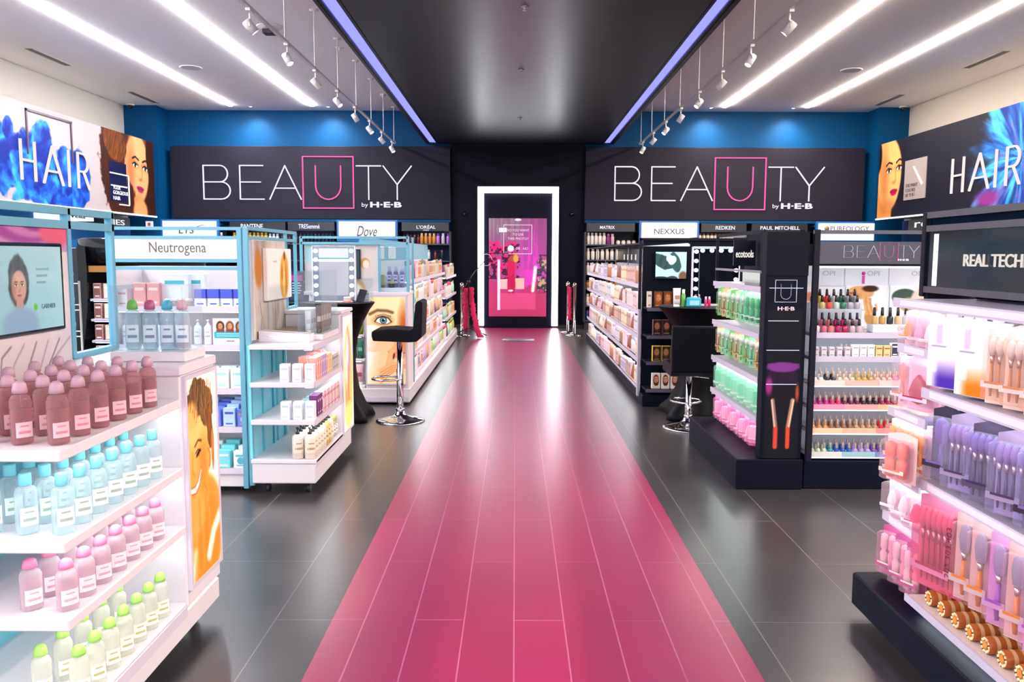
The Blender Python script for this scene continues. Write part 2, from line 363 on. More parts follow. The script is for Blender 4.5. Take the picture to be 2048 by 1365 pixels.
def pack(desc, w, h, card, item, kind='brush', clear=.72, tint='FFFFFF', d=.03, tip='E0D4D8'):     # hanging pack: origin at the bottom centre
    P = [('backing_card', MB(mat(card, 'paper')).prism([(-w/2, 0), (w/2, 0), (w/2, h*.94), (w*.1, h), (-w*.1, h), (-w/2, h*.94)], -.002, o=(0, 0, 0)))]
    m = [mat(item), mat('D8C0C0', 'brushed'), mat(tip, 'paper'), mat('8E86A0', 'paper')]
    I = MB(m); x0, x1 = -w*.36, w*.36
    if kind == 'brush':
        k = max(1, int(w/.03))
        for i in range(k):
            x = x0+(x1-x0)*(i+.5)/k; I.lathe([(.003, h*.1), (.006, h*.3), (.004, h*.52)], 8, c=(x, -d*.5, 0), mi=0)
            I.lathe([(.005, h*.52), (.007, h*.62)], 8, c=(x, -d*.5, 0), mi=1); I.lathe([(.007, h*.62), (.014, h*.72), (.012, h*.8), (.004, h*.85), (0, h*.86)], 8, c=(x, -d*.5, 0), mi=2)
    elif kind == 'sponge':
        I.lathe([(0, h*.14), (w*.22, h*.2), (w*.28, h*.36), (w*.18, h*.56), (w*.05, h*.68), (0, h*.69)], 12, c=(0, -d*.6, 0), sy=.5)
    elif kind == 'paddle':
        I.lathe([(0, h*.5), (w*.2, h*.54), (w*.28, h*.68), (w*.22, h*.82), (0, h*.87)], 12, c=(0, -d*.5, 0), sy=.35); I.lathe([(.005, h*.1), (.009, h*.3), (.006, h*.52)], 8, c=(0, -d*.5, 0))
    elif kind == 'fan':
        I.lathe([(0, h*.52), (w*.2, h*.56), (w*.27, h*.70), (w*.2, h*.82), (0, h*.86)], 12, c=(0, -d*.5, 0), mi=3, sy=.4).lathe([(.006, h*.08), (.011, h*.25), (.007, h*.46)], 8, c=(0, -d*.5, 0)).lathe([(.007, h*.46), (.011, h*.54)], 8, c=(0, -d*.5, 0), mi=1)
    elif kind == 'block':
        I.rbox(x0, x1, -d, -.004, h*.12, h*.72, .006)
    elif kind == 'duo':
        for sx in (-1, 1): I.lathe([(0, h*.1), (w*.16, h*.13), (w*.18, h*.45), (w*.1, h*.5), (w*.18, h*.55), (w*.16, h*.8), (0, h*.84)], 10, c=(sx*w*.2, -d*.6, 0), sy=.7)
    P.append(('packed_item', I))
    P.append(('clear_cover', MB(mat(tint, 'clear', clear)).rbox(-w*.45, w*.45, -d-.006, -.002, h*.06, h*.86, .006)))
    P.append(('printed_band', MB([mat(card, 'paper'), mat(item, 'paper')]).box(-w*.42, w*.42, -d-.0075, -d-.0065, h*.22, h*.30).box(-w*.3, w*.3, -d-.0082, -d-.0075, h*.27, h*.3, 1)))
    return Pro(desc, P)
def hang_hook(): pass
def row(pros, name, p0, p1, n, rz, where, cat, group, far=False, jit=.0, pick=None, end='near end', sc_=None, tilt=0):
    for i in range(n):
        t = i/(n-1) if n > 1 else 0; pr = pros[(pick(i) if pick else i) % len(pros)] if isinstance(pros, list) else pros
        x, y, z = [a+(b-a)*t for a, b in zip(p0, p1)]
        x += random.uniform(-jit, jit); y += random.uniform(-jit, jit)
        lab = '%s, %s from %s, %s' % (pr.desc, ordw(i), end, where) if n > 1 else '%s %s' % (pr.desc, where)
        place(pr, name, x, y, z, rz+random.uniform(-.06, .06)*(jit > 0), lab, cat, group, far, sc_ or 1.0, tilt)
# ================================================================== THE ROOM
WX0, WX1, CZ, BY = -7.27, 7.26, 4.15, 16.12
def floor_mat(c1, c2, mortar, bw, bh, rough, rot, msize=.004, spec=.5, lo=.85):
    m = bpy.data.materials.new('floor_planks'); m.use_nodes = True; nt = m.node_tree; N = nt.nodes.new; Lk = nt.links.new
    b = nt.nodes['Principled BSDF']; b.inputs['Specular IOR Level'].default_value = spec; tc = N('ShaderNodeTexCoord'); mp = N('ShaderNodeMapping'); mp.inputs['Rotation'].default_value = (0, 0, rot)
    Lk(tc.outputs['Object'], mp.inputs['Vector'])
    br = N('ShaderNodeTexBrick'); br.inputs['Scale'].default_value = 1; br.inputs['Brick Width'].default_value = bw; br.inputs['Row Height'].default_value = bh
    br.inputs['Mortar Size'].default_value = msize; br.inputs['Mortar Smooth'].default_value = .3; br.inputs['Bias'].default_value = 0
    br.inputs['Color1'].default_value = lin(c1)+(1,); br.inputs['Color2'].default_value = lin(c2)+(1,); br.inputs['Mortar'].default_value = lin(mortar)+(1,)
    Lk(mp.outputs[0], br.inputs['Vector'])
    ns = N('ShaderNodeTexNoise'); ns.inputs['Scale'].default_value = 2.5; ns.inputs['Detail'].default_value = 3; Lk(tc.outputs['Object'], ns.inputs['Vector'])
    mx = N('ShaderNodeMix'); mx.data_type = 'RGBA'; mx.blend_type = 'MULTIPLY'; mx.inputs[0].default_value = .5
    mr = N('ShaderNodeMapRange'); mr.inputs[1].default_value = .3; mr.inputs[2].default_value = .7; mr.inputs[3].default_value = lo; mr.inputs[4].default_value = 1.15
    Lk(ns.outputs['Fac'], mr.inputs[0]); Lk(br.outputs['Color'], mx.inputs[6]); Lk(mr.outputs[0], mx.inputs[7]); Lk(mx.outputs[2], b.inputs['Base Color'])
    m2 = N('ShaderNodeMapRange'); m2.inputs[3].default_value = rough-.012; m2.inputs[4].default_value = rough+.02; Lk(ns.outputs['Fac'], m2.inputs[0]); Lk(m2.outputs[0], b.inputs['Roughness'])
    b.inputs['Coat Weight'].default_value = .7 if spec > .8 else .5; b.inputs['Coat Roughness'].default_value = .278
    return m
FL = floor_mat('423E40', '383537', '827D7E', 1.22, .46, .29, PI/2, .0025, spec=.75, lo=.35)
PK = floor_mat('A42556', '9A2450', 'C06488', 1.22, .19125, .29, PI/2, .003, spec=.9)
struct('floor', bx(FL, WX0-.1, WX1+.1, -4, BY+.2, -.1, 0))
struct('floor_walkway', bx(PK, -.70, .83, -4, BY, -.002, .003), label='pink plank strip down the middle of the floor')
WHT = mat('F2EEEE', 'matte'); BLU = mat('00406C', 'flat'); NAV = mat('060819', 'flat'); BGE = mat('B8B2AA', 'matte')
struct('ceiling', bx(WHT, WX0-.1, WX1+.1, -4, BY+.2, CZ, CZ+.1))
struct('wall_back', bx(BLU, WX0, WX1, BY, BY+.2, 0, CZ))
struct('wall_left', bx(BGE, WX0-.2, WX0, -4, BY+.2, 0, CZ)); struct('wall_right', bx(BGE, WX1, WX1+.2, -4, BY+.2, 0, CZ))
struct('pillar_left', bx(BLU, WX0, -6.67, 15.6, BY, 0, CZ)); struct('pillar_right', bx(BLU, 6.71, WX1, 15.6, BY, 0, CZ))
# dropped black ceiling over the walkway, with two glowing slots
SOF = bpy.data.materials.new('black_satin_panel'); SOF.use_nodes = True
def _sof():
    nt = SOF.node_tree; N = nt.nodes.new; b = nt.nodes['Principled BSDF']; b.inputs['Base Color'].default_value = lin('211F29')+(1,)
    tc = N('ShaderNodeTexCoord'); mp = N('ShaderNodeMapping'); mp.inputs['Scale'].default_value = (1.2, 26, 1); nz = N('ShaderNodeTexNoise'); nz.inputs['Scale'].default_value = 2; nz.inputs['Detail'].default_value = 4
    mr = N('ShaderNodeMapRange'); mr.inputs[3].default_value = .28; mr.inputs[4].default_value = .42
    nt.links.new(tc.outputs['Object'], mp.inputs[0]); nt.links.new(mp.outputs[0], nz.inputs['Vector']); nt.links.new(nz.outputs['Fac'], mr.inputs[0]); nt.links.new(mr.outputs[0], b.inputs['Roughness'])
_sof()
SZ = 3.52
struct('ceiling_drop', bx(SOF, -1.47, 1.63, -4, 16.05, SZ, CZ).box(-1.705, -1.67, -4, 16.05, SZ, CZ).box(1.815, 1.865, -4, 16.05, SZ, CZ).box(-1.67, -1.47, -4, 16.05, SZ+.06, CZ).box(1.63, 1.815, -4, 16.05, SZ+.06, CZ).box(-1.67, -1.47, 15.98, 16.05, SZ, SZ+.06).box(1.63, 1.815, 15.98, 16.05, SZ, SZ+.06), label='glossy black dropped ceiling over the pink walkway')
VIO = mat('7C7CFF', 'emit', 1.7)
for x0, x1, nm in ((-1.635, -1.51, 'left'), (1.668, 1.778, 'right')):
    t = thing('linear_light', 'violet-blue recessed light slot along the %s edge of the black dropped ceiling' % nm, 'light', ((x0+x1)/2, 6, SZ+.05), 'violet light slots')
    part('diffuser', bx(VIO, x0, x1, -3.5, 15.95, SZ+.02, SZ+.045), t); part('housing', MB(mat('101020')).box(x0-.03, x0, -3.5, 15.97, SZ+.003, SZ+.05).box(x1, x1+.03, -3.5, 15.97, SZ+.003, SZ+.05), t)
# portal
struct('wall_portal', MB(NAV).box(-1.235, 1.315, 16.05, BY+.01, 0, CZ), label='dark navy wall between the two big signs')
struct('baseboard_portal', bx(mat('14141E'), -1.235, 1.315, 16.035, 16.05, .003, .06))
# big ceiling light strips
CL = mat('FFFCFE', 'lamp', LED); CLW = mat('FFF0E2', 'lamp', LED)
for x, nm in ((-5.28, 'outer light strip over the white displays'), (-3.77, 'inner light strip over the white displays'), (3.84, 'inner light strip over the black displays'), (5.36, 'outer light strip over the black displays')):
    t = thing('linear_light', 'long white ' + nm, 'light', (x, 6, CZ-.01), 'ceiling light strips')
    part('diffuser', bx(CL if x < 0 else CLW, x-.034, x+.034, -3.5, 15.6, CZ-.015, CZ-.002), t); part('frame', MB(mat('E8E6E6')).box(x-.044, x-.036, -3.5, 15.61, CZ-.006, CZ).box(x+.036, x+.044, -3.5, 15.61, CZ-.006, CZ).box(x-.05, x+.05, 15.6, 15.612, CZ-.006, CZ), t)
for x, y, nm in ((-6.55, 11.9, 'over the white banner'), (-6.55, 14.85, 'beside the blue pillar over the white banner'), (6.55, 11.9, 'over the dark banner'), (6.55, 14.9, 'beside the blue pillar over the dark banner')):
    t = thing('air_vent', 'narrow slot air vent in the ceiling ' + nm, 'vent', (x, y, CZ), 'ceiling slot vents')
    part('frame', MB(mat('B8B4B2')).box(x-.06, x-.045, y-.5, y+.5, CZ-.008, CZ).box(x+.045, x+.06, y-.5, y+.5, CZ-.008, CZ), t); part('louver', bx(mat('77726E', 'matte'), x-.045, x+.045, y-.5, y+.5, CZ-.004, CZ), t)
for x, y, nm in ((-4.8, 12.5, 'between the slot vents and light strips'), (4.95, 12.55, 'beside the outer light strip, black display side')):
    solo('ceiling_speaker', MB(mat('DCD8D6')).lathe([(.16, 0), (.15, -.012), (.12, -.008), (0, -.008)], 24), 'round flush white ceiling speaker ' + nm, 'speaker', (x, y, CZ))
for x, y, z, nm in ((.07, 7.3, SZ, 'nearest the camera'), (.055, 9.7, SZ, 'midway along'), (.06, 13.0, SZ, 'closest to the lit doorway')):
    solo('sprinkler', MB(mat('C8C4C8', 'brushed')).lathe([(.035, 0), (.03, -.008), (.012, -.01), (.012, -.03), (.02, -.034), (0, -.036)], 12), 'small chrome sprinkler under the black dropped ceiling, ' + nm, 'sprinkler', (x, y, z), 'ceiling sprinklers')
for x, y, nm in ((-3.5, 8.9, 'between the inner light strip and the track, white display side'), (-2.35, 11.3, 'above the track on the white display side'), (-2.3, 14.6, 'above the far end of the track, white display side'), (2.9, 8.6, 'between the inner light strip and the track, black display side'), (2.2, 12.2, 'above the track on the black display side')):
    solo('sprinkler', MB(mat('E0DCDA')).lathe([(.06, 0), (.05, -.01), (.02, -.012), (.02, -.04), (0, -.045)], 12), 'white ceiling sprinkler ' + nm, 'sprinkler', (x, y, CZ), 'ceiling sprinklers')
for x, nm in ((-7.07, 'above the white banner'), (7.07, 'above the dark banner')):
    t = thing('security_camera', 'small dark dome camera in the corner of the blue pillar ' + nm, 'camera', (x, 15.45, CZ), 'dome cameras')
    part('mount', MB(mat('D8D8D8')).lathe([(.07, 0), (.07, -.03), (0, -.03)], 16, c=(x, 15.45, CZ)), t); part('dome', MB(mat('16161C', 'gloss')).lathe([(.055, -.03), (.05, -.06), (.025, -.085), (0, -.09)], 16, c=(x, 15.45, CZ)), t)
t = thing('ceiling_hatch', 'small black bracket in the ceiling beside the nearest track spotlight', 'bracket', (-3.0, 10.4, CZ))
part('cover', bx(mat('15151A'), -3.09, -2.94, 10.35, 10.5, CZ-.06, CZ), t); part('flange', MB(mat('DAD6D4')).lathe([(.16, 0), (.15, -.01), (0, -.01)], 20, c=(-2.98, 10.3, CZ)), t)

# track lighting
def spot(px, py, pz, tgt, e, name='spot', ang=60, bl=.6, col=(1, .96, .92)):
    l = bpy.data.lights.new(name, 'SPOT'); l.energy = e; l.spot_size = math.radians(ang); l.spot_blend = bl; l.shadow_soft_size = .04; l.color = col
    o = bpy.data.objects.new(name, l); C.objects.link(o); o.location = (px, py, pz); o.rotation_euler = (Vector(tgt)-Vector((px, py, pz))).to_track_quat('-Z', 'Y').to_euler(); return o
TW = mat('DEDAD8'); TZ = 3.50; SPL = mat('FFF6EC', 'lamp', 8)
def track(x, sgn, side):
    t = thing('light_track', 'long white suspended lighting track over the %s displays' % side, 'track light', (x, 8, TZ), 'suspended light tracks')
    part('rail', bx(TW, x-.017, x+.017, -1, 15.75, TZ-.012, TZ+.012), t)
    for k in range(9):
        y = 15.7-k*1.22
        part('rod', MB(TW).tube([(x, y, TZ+.01), (x, y, CZ-.02)], .006, 6), t); part('canopy', MB(TW).lathe([(.05, 0), (.05, -.012), (0, -.02)], 12, c=(x, y, CZ)), t)
    part('end_cap', bx(TW, x-.025, x+.025, 15.70, 15.83, TZ-.02, TZ+.02), t)
    for k in range(8):
        y = 15.45-k*1.165; q = 0.10
        h = thing('spotlight', 'white cylinder spotlight on the track over the %s displays, %s from the back wall' % (side, ordw(k)), 'spotlight', (x, y, TZ), 'track spotlights')
        part('adapter', bx(TW, x-.02, x+.02, y-.06, y+.06, TZ-.035, TZ-.012), h)
        part('stem', MB(TW).tube([(x, y, TZ-.03), (x, y, TZ-.12)], .009, 8), h)
        hx = x; M = Matrix.Translation((hx, y, TZ-.155)) @ Matrix.Rotation(sgn*math.radians(-38 if k % 3 else -30), 4, 'Y') @ Matrix.Rotation(math.radians(14 if k % 2 else -12), 4, 'X')
        part('housing', MB(TW).lathe([(0, .062), (.034, .058), (.038, .050), (.038, -.062), (.032, -.062), (.031, -.048)], 20).xf(M), h)
        part('lens', MB(SPL).lathe([(.031, -.054), (0, -.054)], 16).xf(M), h)
        part('yoke', MB(TW).tube([M @ Vector((.0, -.042, 0)), Vector((hx, y-.03, TZ-.10)), Vector((hx, y+.03, TZ-.10)), M @ Vector((0, .042, 0))], .006, 6), h)
        s_ = spot(0, 0, 0, (0, 0, -1), 70, 'spot_lamp', 70)
        s_.matrix_world = M @ Matrix.Translation((0, 0, -.068)); mw = s_.matrix_world.copy(); s_.parent = h; s_.matrix_parent_inverse = Matrix.Translation(-h.location); s_.matrix_world = mw
track(-2.28, 1, 'white'); track(2.33, -1, 'black')
# wall washers over the two big signs
for x, nm in ((-4.95, 'outer one over the first big sign'), (-3.5, 'inner one over the first big sign'), (3.62, 'inner one over the sign above the black displays'), (5.15, 'outer one over the sign above the black displays')):
    t = thing('downlight', 'small recessed wall-wash downlight, ' + nm, 'light', (x, 15.72, CZ), 'wall-wash downlights')
    part('trim_ring', MB(mat('E4E2E2')).lathe([(.045, 0), (.042, -.006), (.025, -.006)], 18, c=(x, 15.72, CZ), cap=False), t); part('lens', MB(SPL).lathe([(.024, -.003), (0, -.003)], 14, c=(x, 15.72, CZ)), t)
    s_ = spot(x, 15.72, CZ-.02, (x, 16.02, 3.5), 42, 'wash_lamp', 105, 1.0); s_.parent = t; s_.matrix_parent_inverse = Matrix.Translation(-t.location)

# ------------------------------------------------------------------ big back-wall signs
SG = mat('1F1D29', 'flat'); NW = mat('E9E6F8', 'emit', 1.05); NP = mat('FF6AB4', 'emit', 1.05)
def big_sign(x0, x1, bx0, nm):
    t = thing('wall_sign', nm, 'sign', ((x0+x1)/2, 15.9, 2.08)); y = 15.88
    part('sign_panel', MB(SG).rbox(x0, x1, y, BY, 2.08, 3.45, .01), t)
    strokes('BEAUTY', BX, .63, .034, (bx0, y, 2.455), (1, 0, 0), (0, 0, 1), NW, t, .02, box=BBOX, boxm=NP, um=NP)
    for c in list(t.children):
        if c.name.startswith('square'): c['label'] = 'pink square outline'
        if c.name.startswith('letter_u'): c['label'] = 'pink letter U'
    text('by', .12, .10, (bx0+3.06, y, 2.345), (1, 0, 0), (0, 0, 1), NW, t, d=.01); text('H·E·B', .60, .105, (bx0+3.46, y, 2.36), (1, 0, 0), (0, 0, 1), NW, t, d=.012, off=.035)
    return t
# strokes are pushed along u x v = -y, towards the room
big_sign(-6.55, -1.24, -5.93, 'big dark sign with thin white BEAUTY letters, above the white displays'); big_sign(1.315, 6.60, 1.88, 'big dark sign with thin white BEAUTY letters, above the black displays')

# ------------------------------------------------------------------ magic mirror in the doorway
t = thing('photo_mirror', 'tall touch-screen photo mirror in a glowing white frame at the end of the walkway', 'mirror', (.05, 16.0, 0)); y = 16.05
part('backboard', bx(mat('080A1C', 'flat'), -.62, .71, 15.99, y, .003, 2.60), t)
FW = mat('F4F6FF', 'lamp', 4.5); o1 = part('light_frame', MB(FW).box(-.725, -.61, 15.95, 16.05, .05, 2.71).box(.705, .82, 15.95, 16.05, .05, 2.71).box(-.61, .705, 15.95, 16.05, 2.595, 2.71), t)
part('frame_edge', MB(mat('20202A')).box(-.74, -.725, 15.95, 16.05, .003, 2.725).box(.82, .835, 15.95, 16.05, .003, 2.725).box(-.74, .835, 15.95, 16.05, 2.71, 2.725), t)
W_, H_ = 1.112, 1.888; p = Pic(W_, H_, 110, 190, '8C4878'); X, Y = p.X, p.Y  # hall and figure reflected in the mirror are painted into this picture
p.put(np.clip((Y-1.25)*2, 0, 1)*np.clip(1-(X-.3)*1.5, 0, 1)*.9, '8A7884'); p.ell(.82, .85, .24, .7, 'C83CB0', 1.4); p.put((fbm(X*22, Y*1.2, 31) > .5)*(Y > .9)*.35, '6A3A5C')
p.put(((Y < .85) & (Y < .45+.55*np.abs(X-.5)))*1., 'A83468'); p.put((Y < .45)*.8, 'AC3860')
p.put((fbm(X*16, Y*16, 3) > .5)*((X < .55) & (Y > .72) & (Y < 1.45))*1., 'D81E6A'); p.put((fbm(X*18, Y*18, 9) > .55)*((X < .6) & (Y > .72) & (Y < 1.4))*1., '401430')
p.put((fbm(X*20, Y*20, 5) > .48)*((X > .93) & (Y > .45) & (Y < 1.2))*1., '3A3440'); p.put((fbm(X*20, Y*20, 15) > .6)*((X > .95) & (Y > .5) & (Y < 1.1))*1., 'A89870')
p.rect(.22, .38, .53, .72, 'D8A8A8').rect(.51, .68, .53, .74, 'D8A8A0').rect(.17, .22, .12, 1.1, 'E6C8F0'); p.line([(.85, .5), (.9, .95)], .06, 'D8E0D8')
p.ell(.43, .92, .075, .26, 'B81C50', .2).ell(.40, .62, .045, .2, 'B01848', .2).ell(.47, .62, .045, .2, 'A81848', .2).ell(.46, 1.12, .055, .06, '8A5030', .3).ell(.42, .5, .05, .018, 'F0E0E0', .4)
p.ell(.52, 1.12, .05, .08, 'C89040', .3).ell(.42, 1.31, .06, .06, 'E8F0FF', .3).rect(.2, .34, 1.62, 1.70, 'F8F0F8'); p.ell(.56, 1.86, .06, .02, 'FFFFFF', .4)
p.put(((X > .22) & (X < .9) & (Y > .13) & (Y < .45))*.35, 'F068A0')
p.mesh('screen', (-.513, 15.985, .229), (1, 0, 0), (0, 0, 1), .45, t)
SW = mat('F8E8F4', 'emit', .9); X0, Z0 = -.513, .229
part('screen_outline', MB(SW).box(X0+.28, X0+.83, 15.978, 15.983, Z0+1.755, Z0+1.765).box(X0+.28, X0+.83, 15.978, 15.983, Z0+1.205, Z0+1.215).box(X0+.28, X0+.29, 15.978, 15.983, Z0+1.205, Z0+1.765).box(X0+.82, X0+.83, 15.978, 15.983, Z0+1.205, Z0+1.765), t)
for s_, w, z in (('DO YOU WANT', .43, 1.66), ('TO USE', .21, 1.58), ('THIS PHOTO?', .39, 1.50), ('YES   OR   NO', .38, 1.31)):
    text(s_, w, .045, (X0+.56, 15.983, Z0+z), (1, 0, 0), (0, 0, 1), SW, t, d=.003)
for x in (-.98, 1.08): solo('access_sensor', MB(mat('0C0C12', 'gloss')).lathe([(.04, 0), (.04, .04), (.025, .06), (0, .06)], 14).xf(Matrix.Rotation(PI/2, 4, 'X')), 'small black round sensor on the navy wall %s' % ('above the tripod boom stand' if x < 0 else 'above the two stanchions'), 'sensor', (x, 16.045, 2.2))
t = thing('floor_decal', 'grey oval floor decal with a pale line of print on the pink walkway', 'decal', (.05, 13.75, .003))
part('decal_sheet', MB(mat('8E7E8E')).lathe([(.27, 0), (.27, .0015), (0, .0015)], 28, c=(.05, 13.75, .003), sx=1, sy=1.2, p=3), t)
part('pale_line', bx(mat('B8ACB8'), -.12, .22, 13.70, 13.76, .0045, .0052), t)

# ------------------------------------------------------------------ stanchions and the tripod with pink cloth
BR = mat('CFC6B4', 'metal'); CLTH = mat('D81C5C', 'matte')
def stanchion(x, y, lab):
    t = thing('stanchion', lab, 'stanchion', (x, y, .003), 'chrome stanchions')
    part('base', MB(BR).lathe([(.15, 0), (.15, .012), (.05, .03), (.02, .04), (0, .04)], 24, c=(x, y, .003)), t); part('post', MB(BR).tube([(x, y, .03), (x, y, .86)], .026, 12), t); part('finial', MB(BR).lathe([(.03, .86), (.038, .88), (.038, .90), (.02, .93), (0, .94)], 16, c=(x, y, 0)), t)
def drape(x, y, x1, y1, z0, z1, lab, w=.06):
    mb = MB(CLTH); n = 26; v = []
    for i in range(n+1):
        a = i/n; z = z1+(z0-z1)*a; cx, cy = x+(x1-x)*a**2, y+(y1-y)*a**2; ww = w*(1+.25*math.sin(i*2.3)+.3*a)
        for k in range(10):
            th = 2*PI*k/10; rr = ww*(.6+.25*math.sin(3*th+i*.8)); v.append((cx+rr*math.cos(th), cy+rr*.6*math.sin(th), z))
    mb._add(v, [(i*10+k, i*10+(k+1) % 10, (i+1)*10+(k+1) % 10, (i+1)*10+k) for i in range(n) for k in range(10)]+[tuple(range(9, -1, -1)), tuple(range(n*10, n*10+10))], 0, True)
    solo('draped_cloth', mb, lab, 'cloth', (x, y, z0), world=True)
stanchion(-.93, 14.3, 'chrome stanchion behind the black tripod stand'); stanchion(.96, 15.0, 'chrome stanchion closer to the navy wall on the black display side'); stanchion(1.04, 14.45, 'chrome stanchion with round foot beside the end of the long black gondola')
drape(-.86, 14.25, -.84, 14.25, .08, .84, 'crumpled hot pink cloth hanging straight between tripod and stanchion'); drape(-.76, 14.2, -.60, 14.0, .01, .86, 'crumpled hot pink cloth trailing from the tripod onto the floor'); drape(.955, 14.45, .955, 14.45, .28, .86, 'hot pink cloth hung between the two chrome stanchions', .04)
BK = mat('14141C', 'plastic'); t = thing('boom_stand', 'black tripod boom stand beside the glowing mirror frame', 'stand', (-.80, 14.15, .003))
part('pole', MB(BK).tube([(-.80, 14.15, .12), (-.80, 14.15, 1.02)], .012, 8), t)
for k in range(3):
    a = 2*PI*k/3+.5; part('leg', MB(BK).tube([(-.80, 14.15, .16), (-.80+.34*math.cos(a), 14.15+.34*math.sin(a), .02)], .010, 6), t)
part('knob', MB(BK).lathe([(.03, 0), (.03, .04), (0, .05)], 10, c=(-.80, 14.15, .93)), t)
part('boom', MB(BK).tube([(-.92, 14.15, .78), (-.70, 14.15, 1.12), (-.42, 14.15, 1.43)], .009, 6), t); part('cross_bar', MB(BK).tube([(-.58, 14.15, 1.44), (-.12, 14.15, 1.44)], .009, 6), t)
part('cord', MB(mat('D8D8E0')).tube([(-.50+.10*math.cos(a_), 14.14, 1.33+.10*math.sin(a_)) for a_ in [k*.5 for k in range(12)]], .004, 5), t)

# ------------------------------------------------------------------ side headers with the long banners
def header(sx, lab):
    x0 = sx*6.62; t = thing('header_banner', lab, 'banner', (x0, 10.5, 2.08)); xi = (WX0+.003) if sx < 0 else (WX1-.003)
    part('header_box', bx(BGE, xi, x0, 2.0, 15.3, 2.10, 3.43), t)
    part('lit_edge', bx(mat('FFF8F0', 'emit', 1.6), x0-.0*sx, x0+.03*-sx, 2.0, 15.3, 2.075, 2.10), t)
    return t
t = header(-1, 'long white banner with HAIR letters over blue smoke and a curly-haired woman'); t0 = t
L0, L1, HH = 6.0, 15.3, 1.33; p = Pic(L1-L0, HH, 620, 150, 'BDB4B4'); X, Y = p.X, p.Y
BL1, BL2, BL3 = '2E8AD8', '1450B0', '68BCEC'
def smoke(cx, cy, rx, ry, sd, c=None):
    d = np.sqrt(((X-cx)/rx)**2+((Y-cy)/ry)**2)+(fbm(X*3.2, Y*3.2, sd)-.5)*1.1; m = np.clip((1-d)/.12+.5, 0, 1)
    tt = fbm(X*5+2*fbm(X*3, Y*3, sd+8), Y*5, sd+4); tt = np.clip((tt-.3)*2.4, 0, 1)[..., None]
    cc = p.col('123F9E')*(1-tt)+p.col('5AB4EC')*tt; p.C = p.C*(1-m[..., None])+cc*m[..., None]
smoke(4.4, .55, .7, .42, 1); smoke(5.15, .5, .75, .45, 2); smoke(5.75, .35, .75, .38, 3); smoke(6.2, .30, .7, .42, 4); smoke(5.65, .85, .26, .36, 5); smoke(6.4, .52, .35, .3, 6); smoke(6.72, .42, .30, .42, 9); smoke(4.95, .95, .12, .16, 7)
f0 = 13.6-L0; p.rect(f0+.3, 9.4, 0, 1.5, '8A5A3C'); p.streak(f0+.35, .72, .62, .9, '2A140C', '8A4C24', 34, .2, 5); p.streak(f0+1.55, .5, .3, .9, '30180E', '7A4422', 34, -.2, 8)
p.face(f0+1.02, .78, 1.25, -.08, 'E6B68C', 'B07850', 'B24A78', '3A2014', turn=1); p.streak(f0+.45, .22, .45, .35, '2A140C', '8A4C24', 36, .5, 11); p.streak(f0+1.62, .95, .22, .6, '30180E', '7A4424', 30, .1, 12); p.ell(f0+1.1, .05, .28, .22, 'E0AE80', .3)
p.streak(f0+.25, 1.15, .4, .3, '4A2C1A', 'C08040', 34, -.4, 15)
p.rect(f0+.02, f0+.62, .17, .82, '0B1A5C'); p.mesh('printed_banner', (-6.618, L0, 2.10), (0, 1, 0), (0, 0, 1), 0, t, 1.6)
u, v = (0, 1, 0), (0, 0, 1); D = mat('4A3C48')
part('thin_square', MB(D).box(-6.618, -6.60, 11.34, 11.37, 2.75, 3.36).box(-6.618, -6.60, 12.47, 12.50, 2.75, 3.36).box(-6.618, -6.60, 11.34, 12.50, 3.33, 3.36), t)
strokes('HAIR', [0, 1.0, 2.28, 2.78], .52, .055, (-6.61, 11.16, 2.40), u, v, mat('F6ECEC', 'emit', .9), t, .03)
w_ = mat('F0F0FF'); part('card_outline', MB(w_).box(-6.616, -6.605, 13.62, 14.28, 2.72, 2.74).box(-6.616, -6.605, 14.25, 14.28, 2.22, 2.74).box(-6.616, -6.605, 13.9, 14.28, 2.22, 2.24).box(-6.616, -6.605, 13.64, 14.2, 2.52, 2.54), t)
for s_, w, z in (('YOUR', .26, 2.50), ('GORGEOUS', .52, 2.42), ('HAIR', .24, 2.33)): text(s_, w, .06, (-6.612, 13.70+w/2, z), u, v, w_, t, d=.004)
t = header(1, 'long dark banner with HAIR letters over a blue powder burst and a red-lipped woman')
p = Pic(L1-L0, HH, 620, 150, '191B30'); X, Y = p.X, p.Y; bcx, bcy = 15.3-11.0, .62
ang = np.arctan2(Y-bcy, (X-bcx)); rr = np.hypot(X-bcx, Y-bcy); ray = fbm(ang*6, rr*1.2, 3, 4); m = np.clip((1.0+.9*(ray-.35)*1.8-rr*.95)*2.2, 0, 1); m *= np.clip((X-2.55)*3, 0, 1)
tt = fbm(ang*9+3, rr*2.5, 7); cc = p.col('0C3C8C')+(p.col('58BCEC')-p.col('0C3C8C'))*np.clip((tt-.3)*2.2, 0, 1)[..., None]; p.C = p.C*(1-m[..., None])+cc*m[..., None]
p.put(np.clip((fbm(ang*5+9, rr*2, 21)-.55)*6, 0, 1)*m*.6, 'A070C0'); p.ell(4.9, .3, .25, .3, '902858', 1, 0, 1, .4, 4); p.ell(3.55, .12, .3, .12, '8A3A8A', 1)
p.rect(0, .98, 0, 1.5, '1A1A2C'); p.ell(.28, .75, .62, .66, 'D89C62', .1); p.ell(.15, .1, .42, .5, 'D09058', .12); p.rect(.97, 1.4, 0, 1.5, '191B30')
p.ell(.95, .45, .18, .5, '15152A', .2); p.ell(.1, 1.02, .25, .3, 'E8B47A', .8); p.face(.42, .76, 1.25, .05, 'E8B078', 'A86A3C', 'A8184A', '1E1418', turn=1.5, eye='140E12')
p.ell(-.06, 1.1, .16, .3, '1A1018', .3); p.rect(1.0, 1.6, 0, 1.5, '191B30'); p.ell(1.0, .1, .25, .3, '191B30', .3)
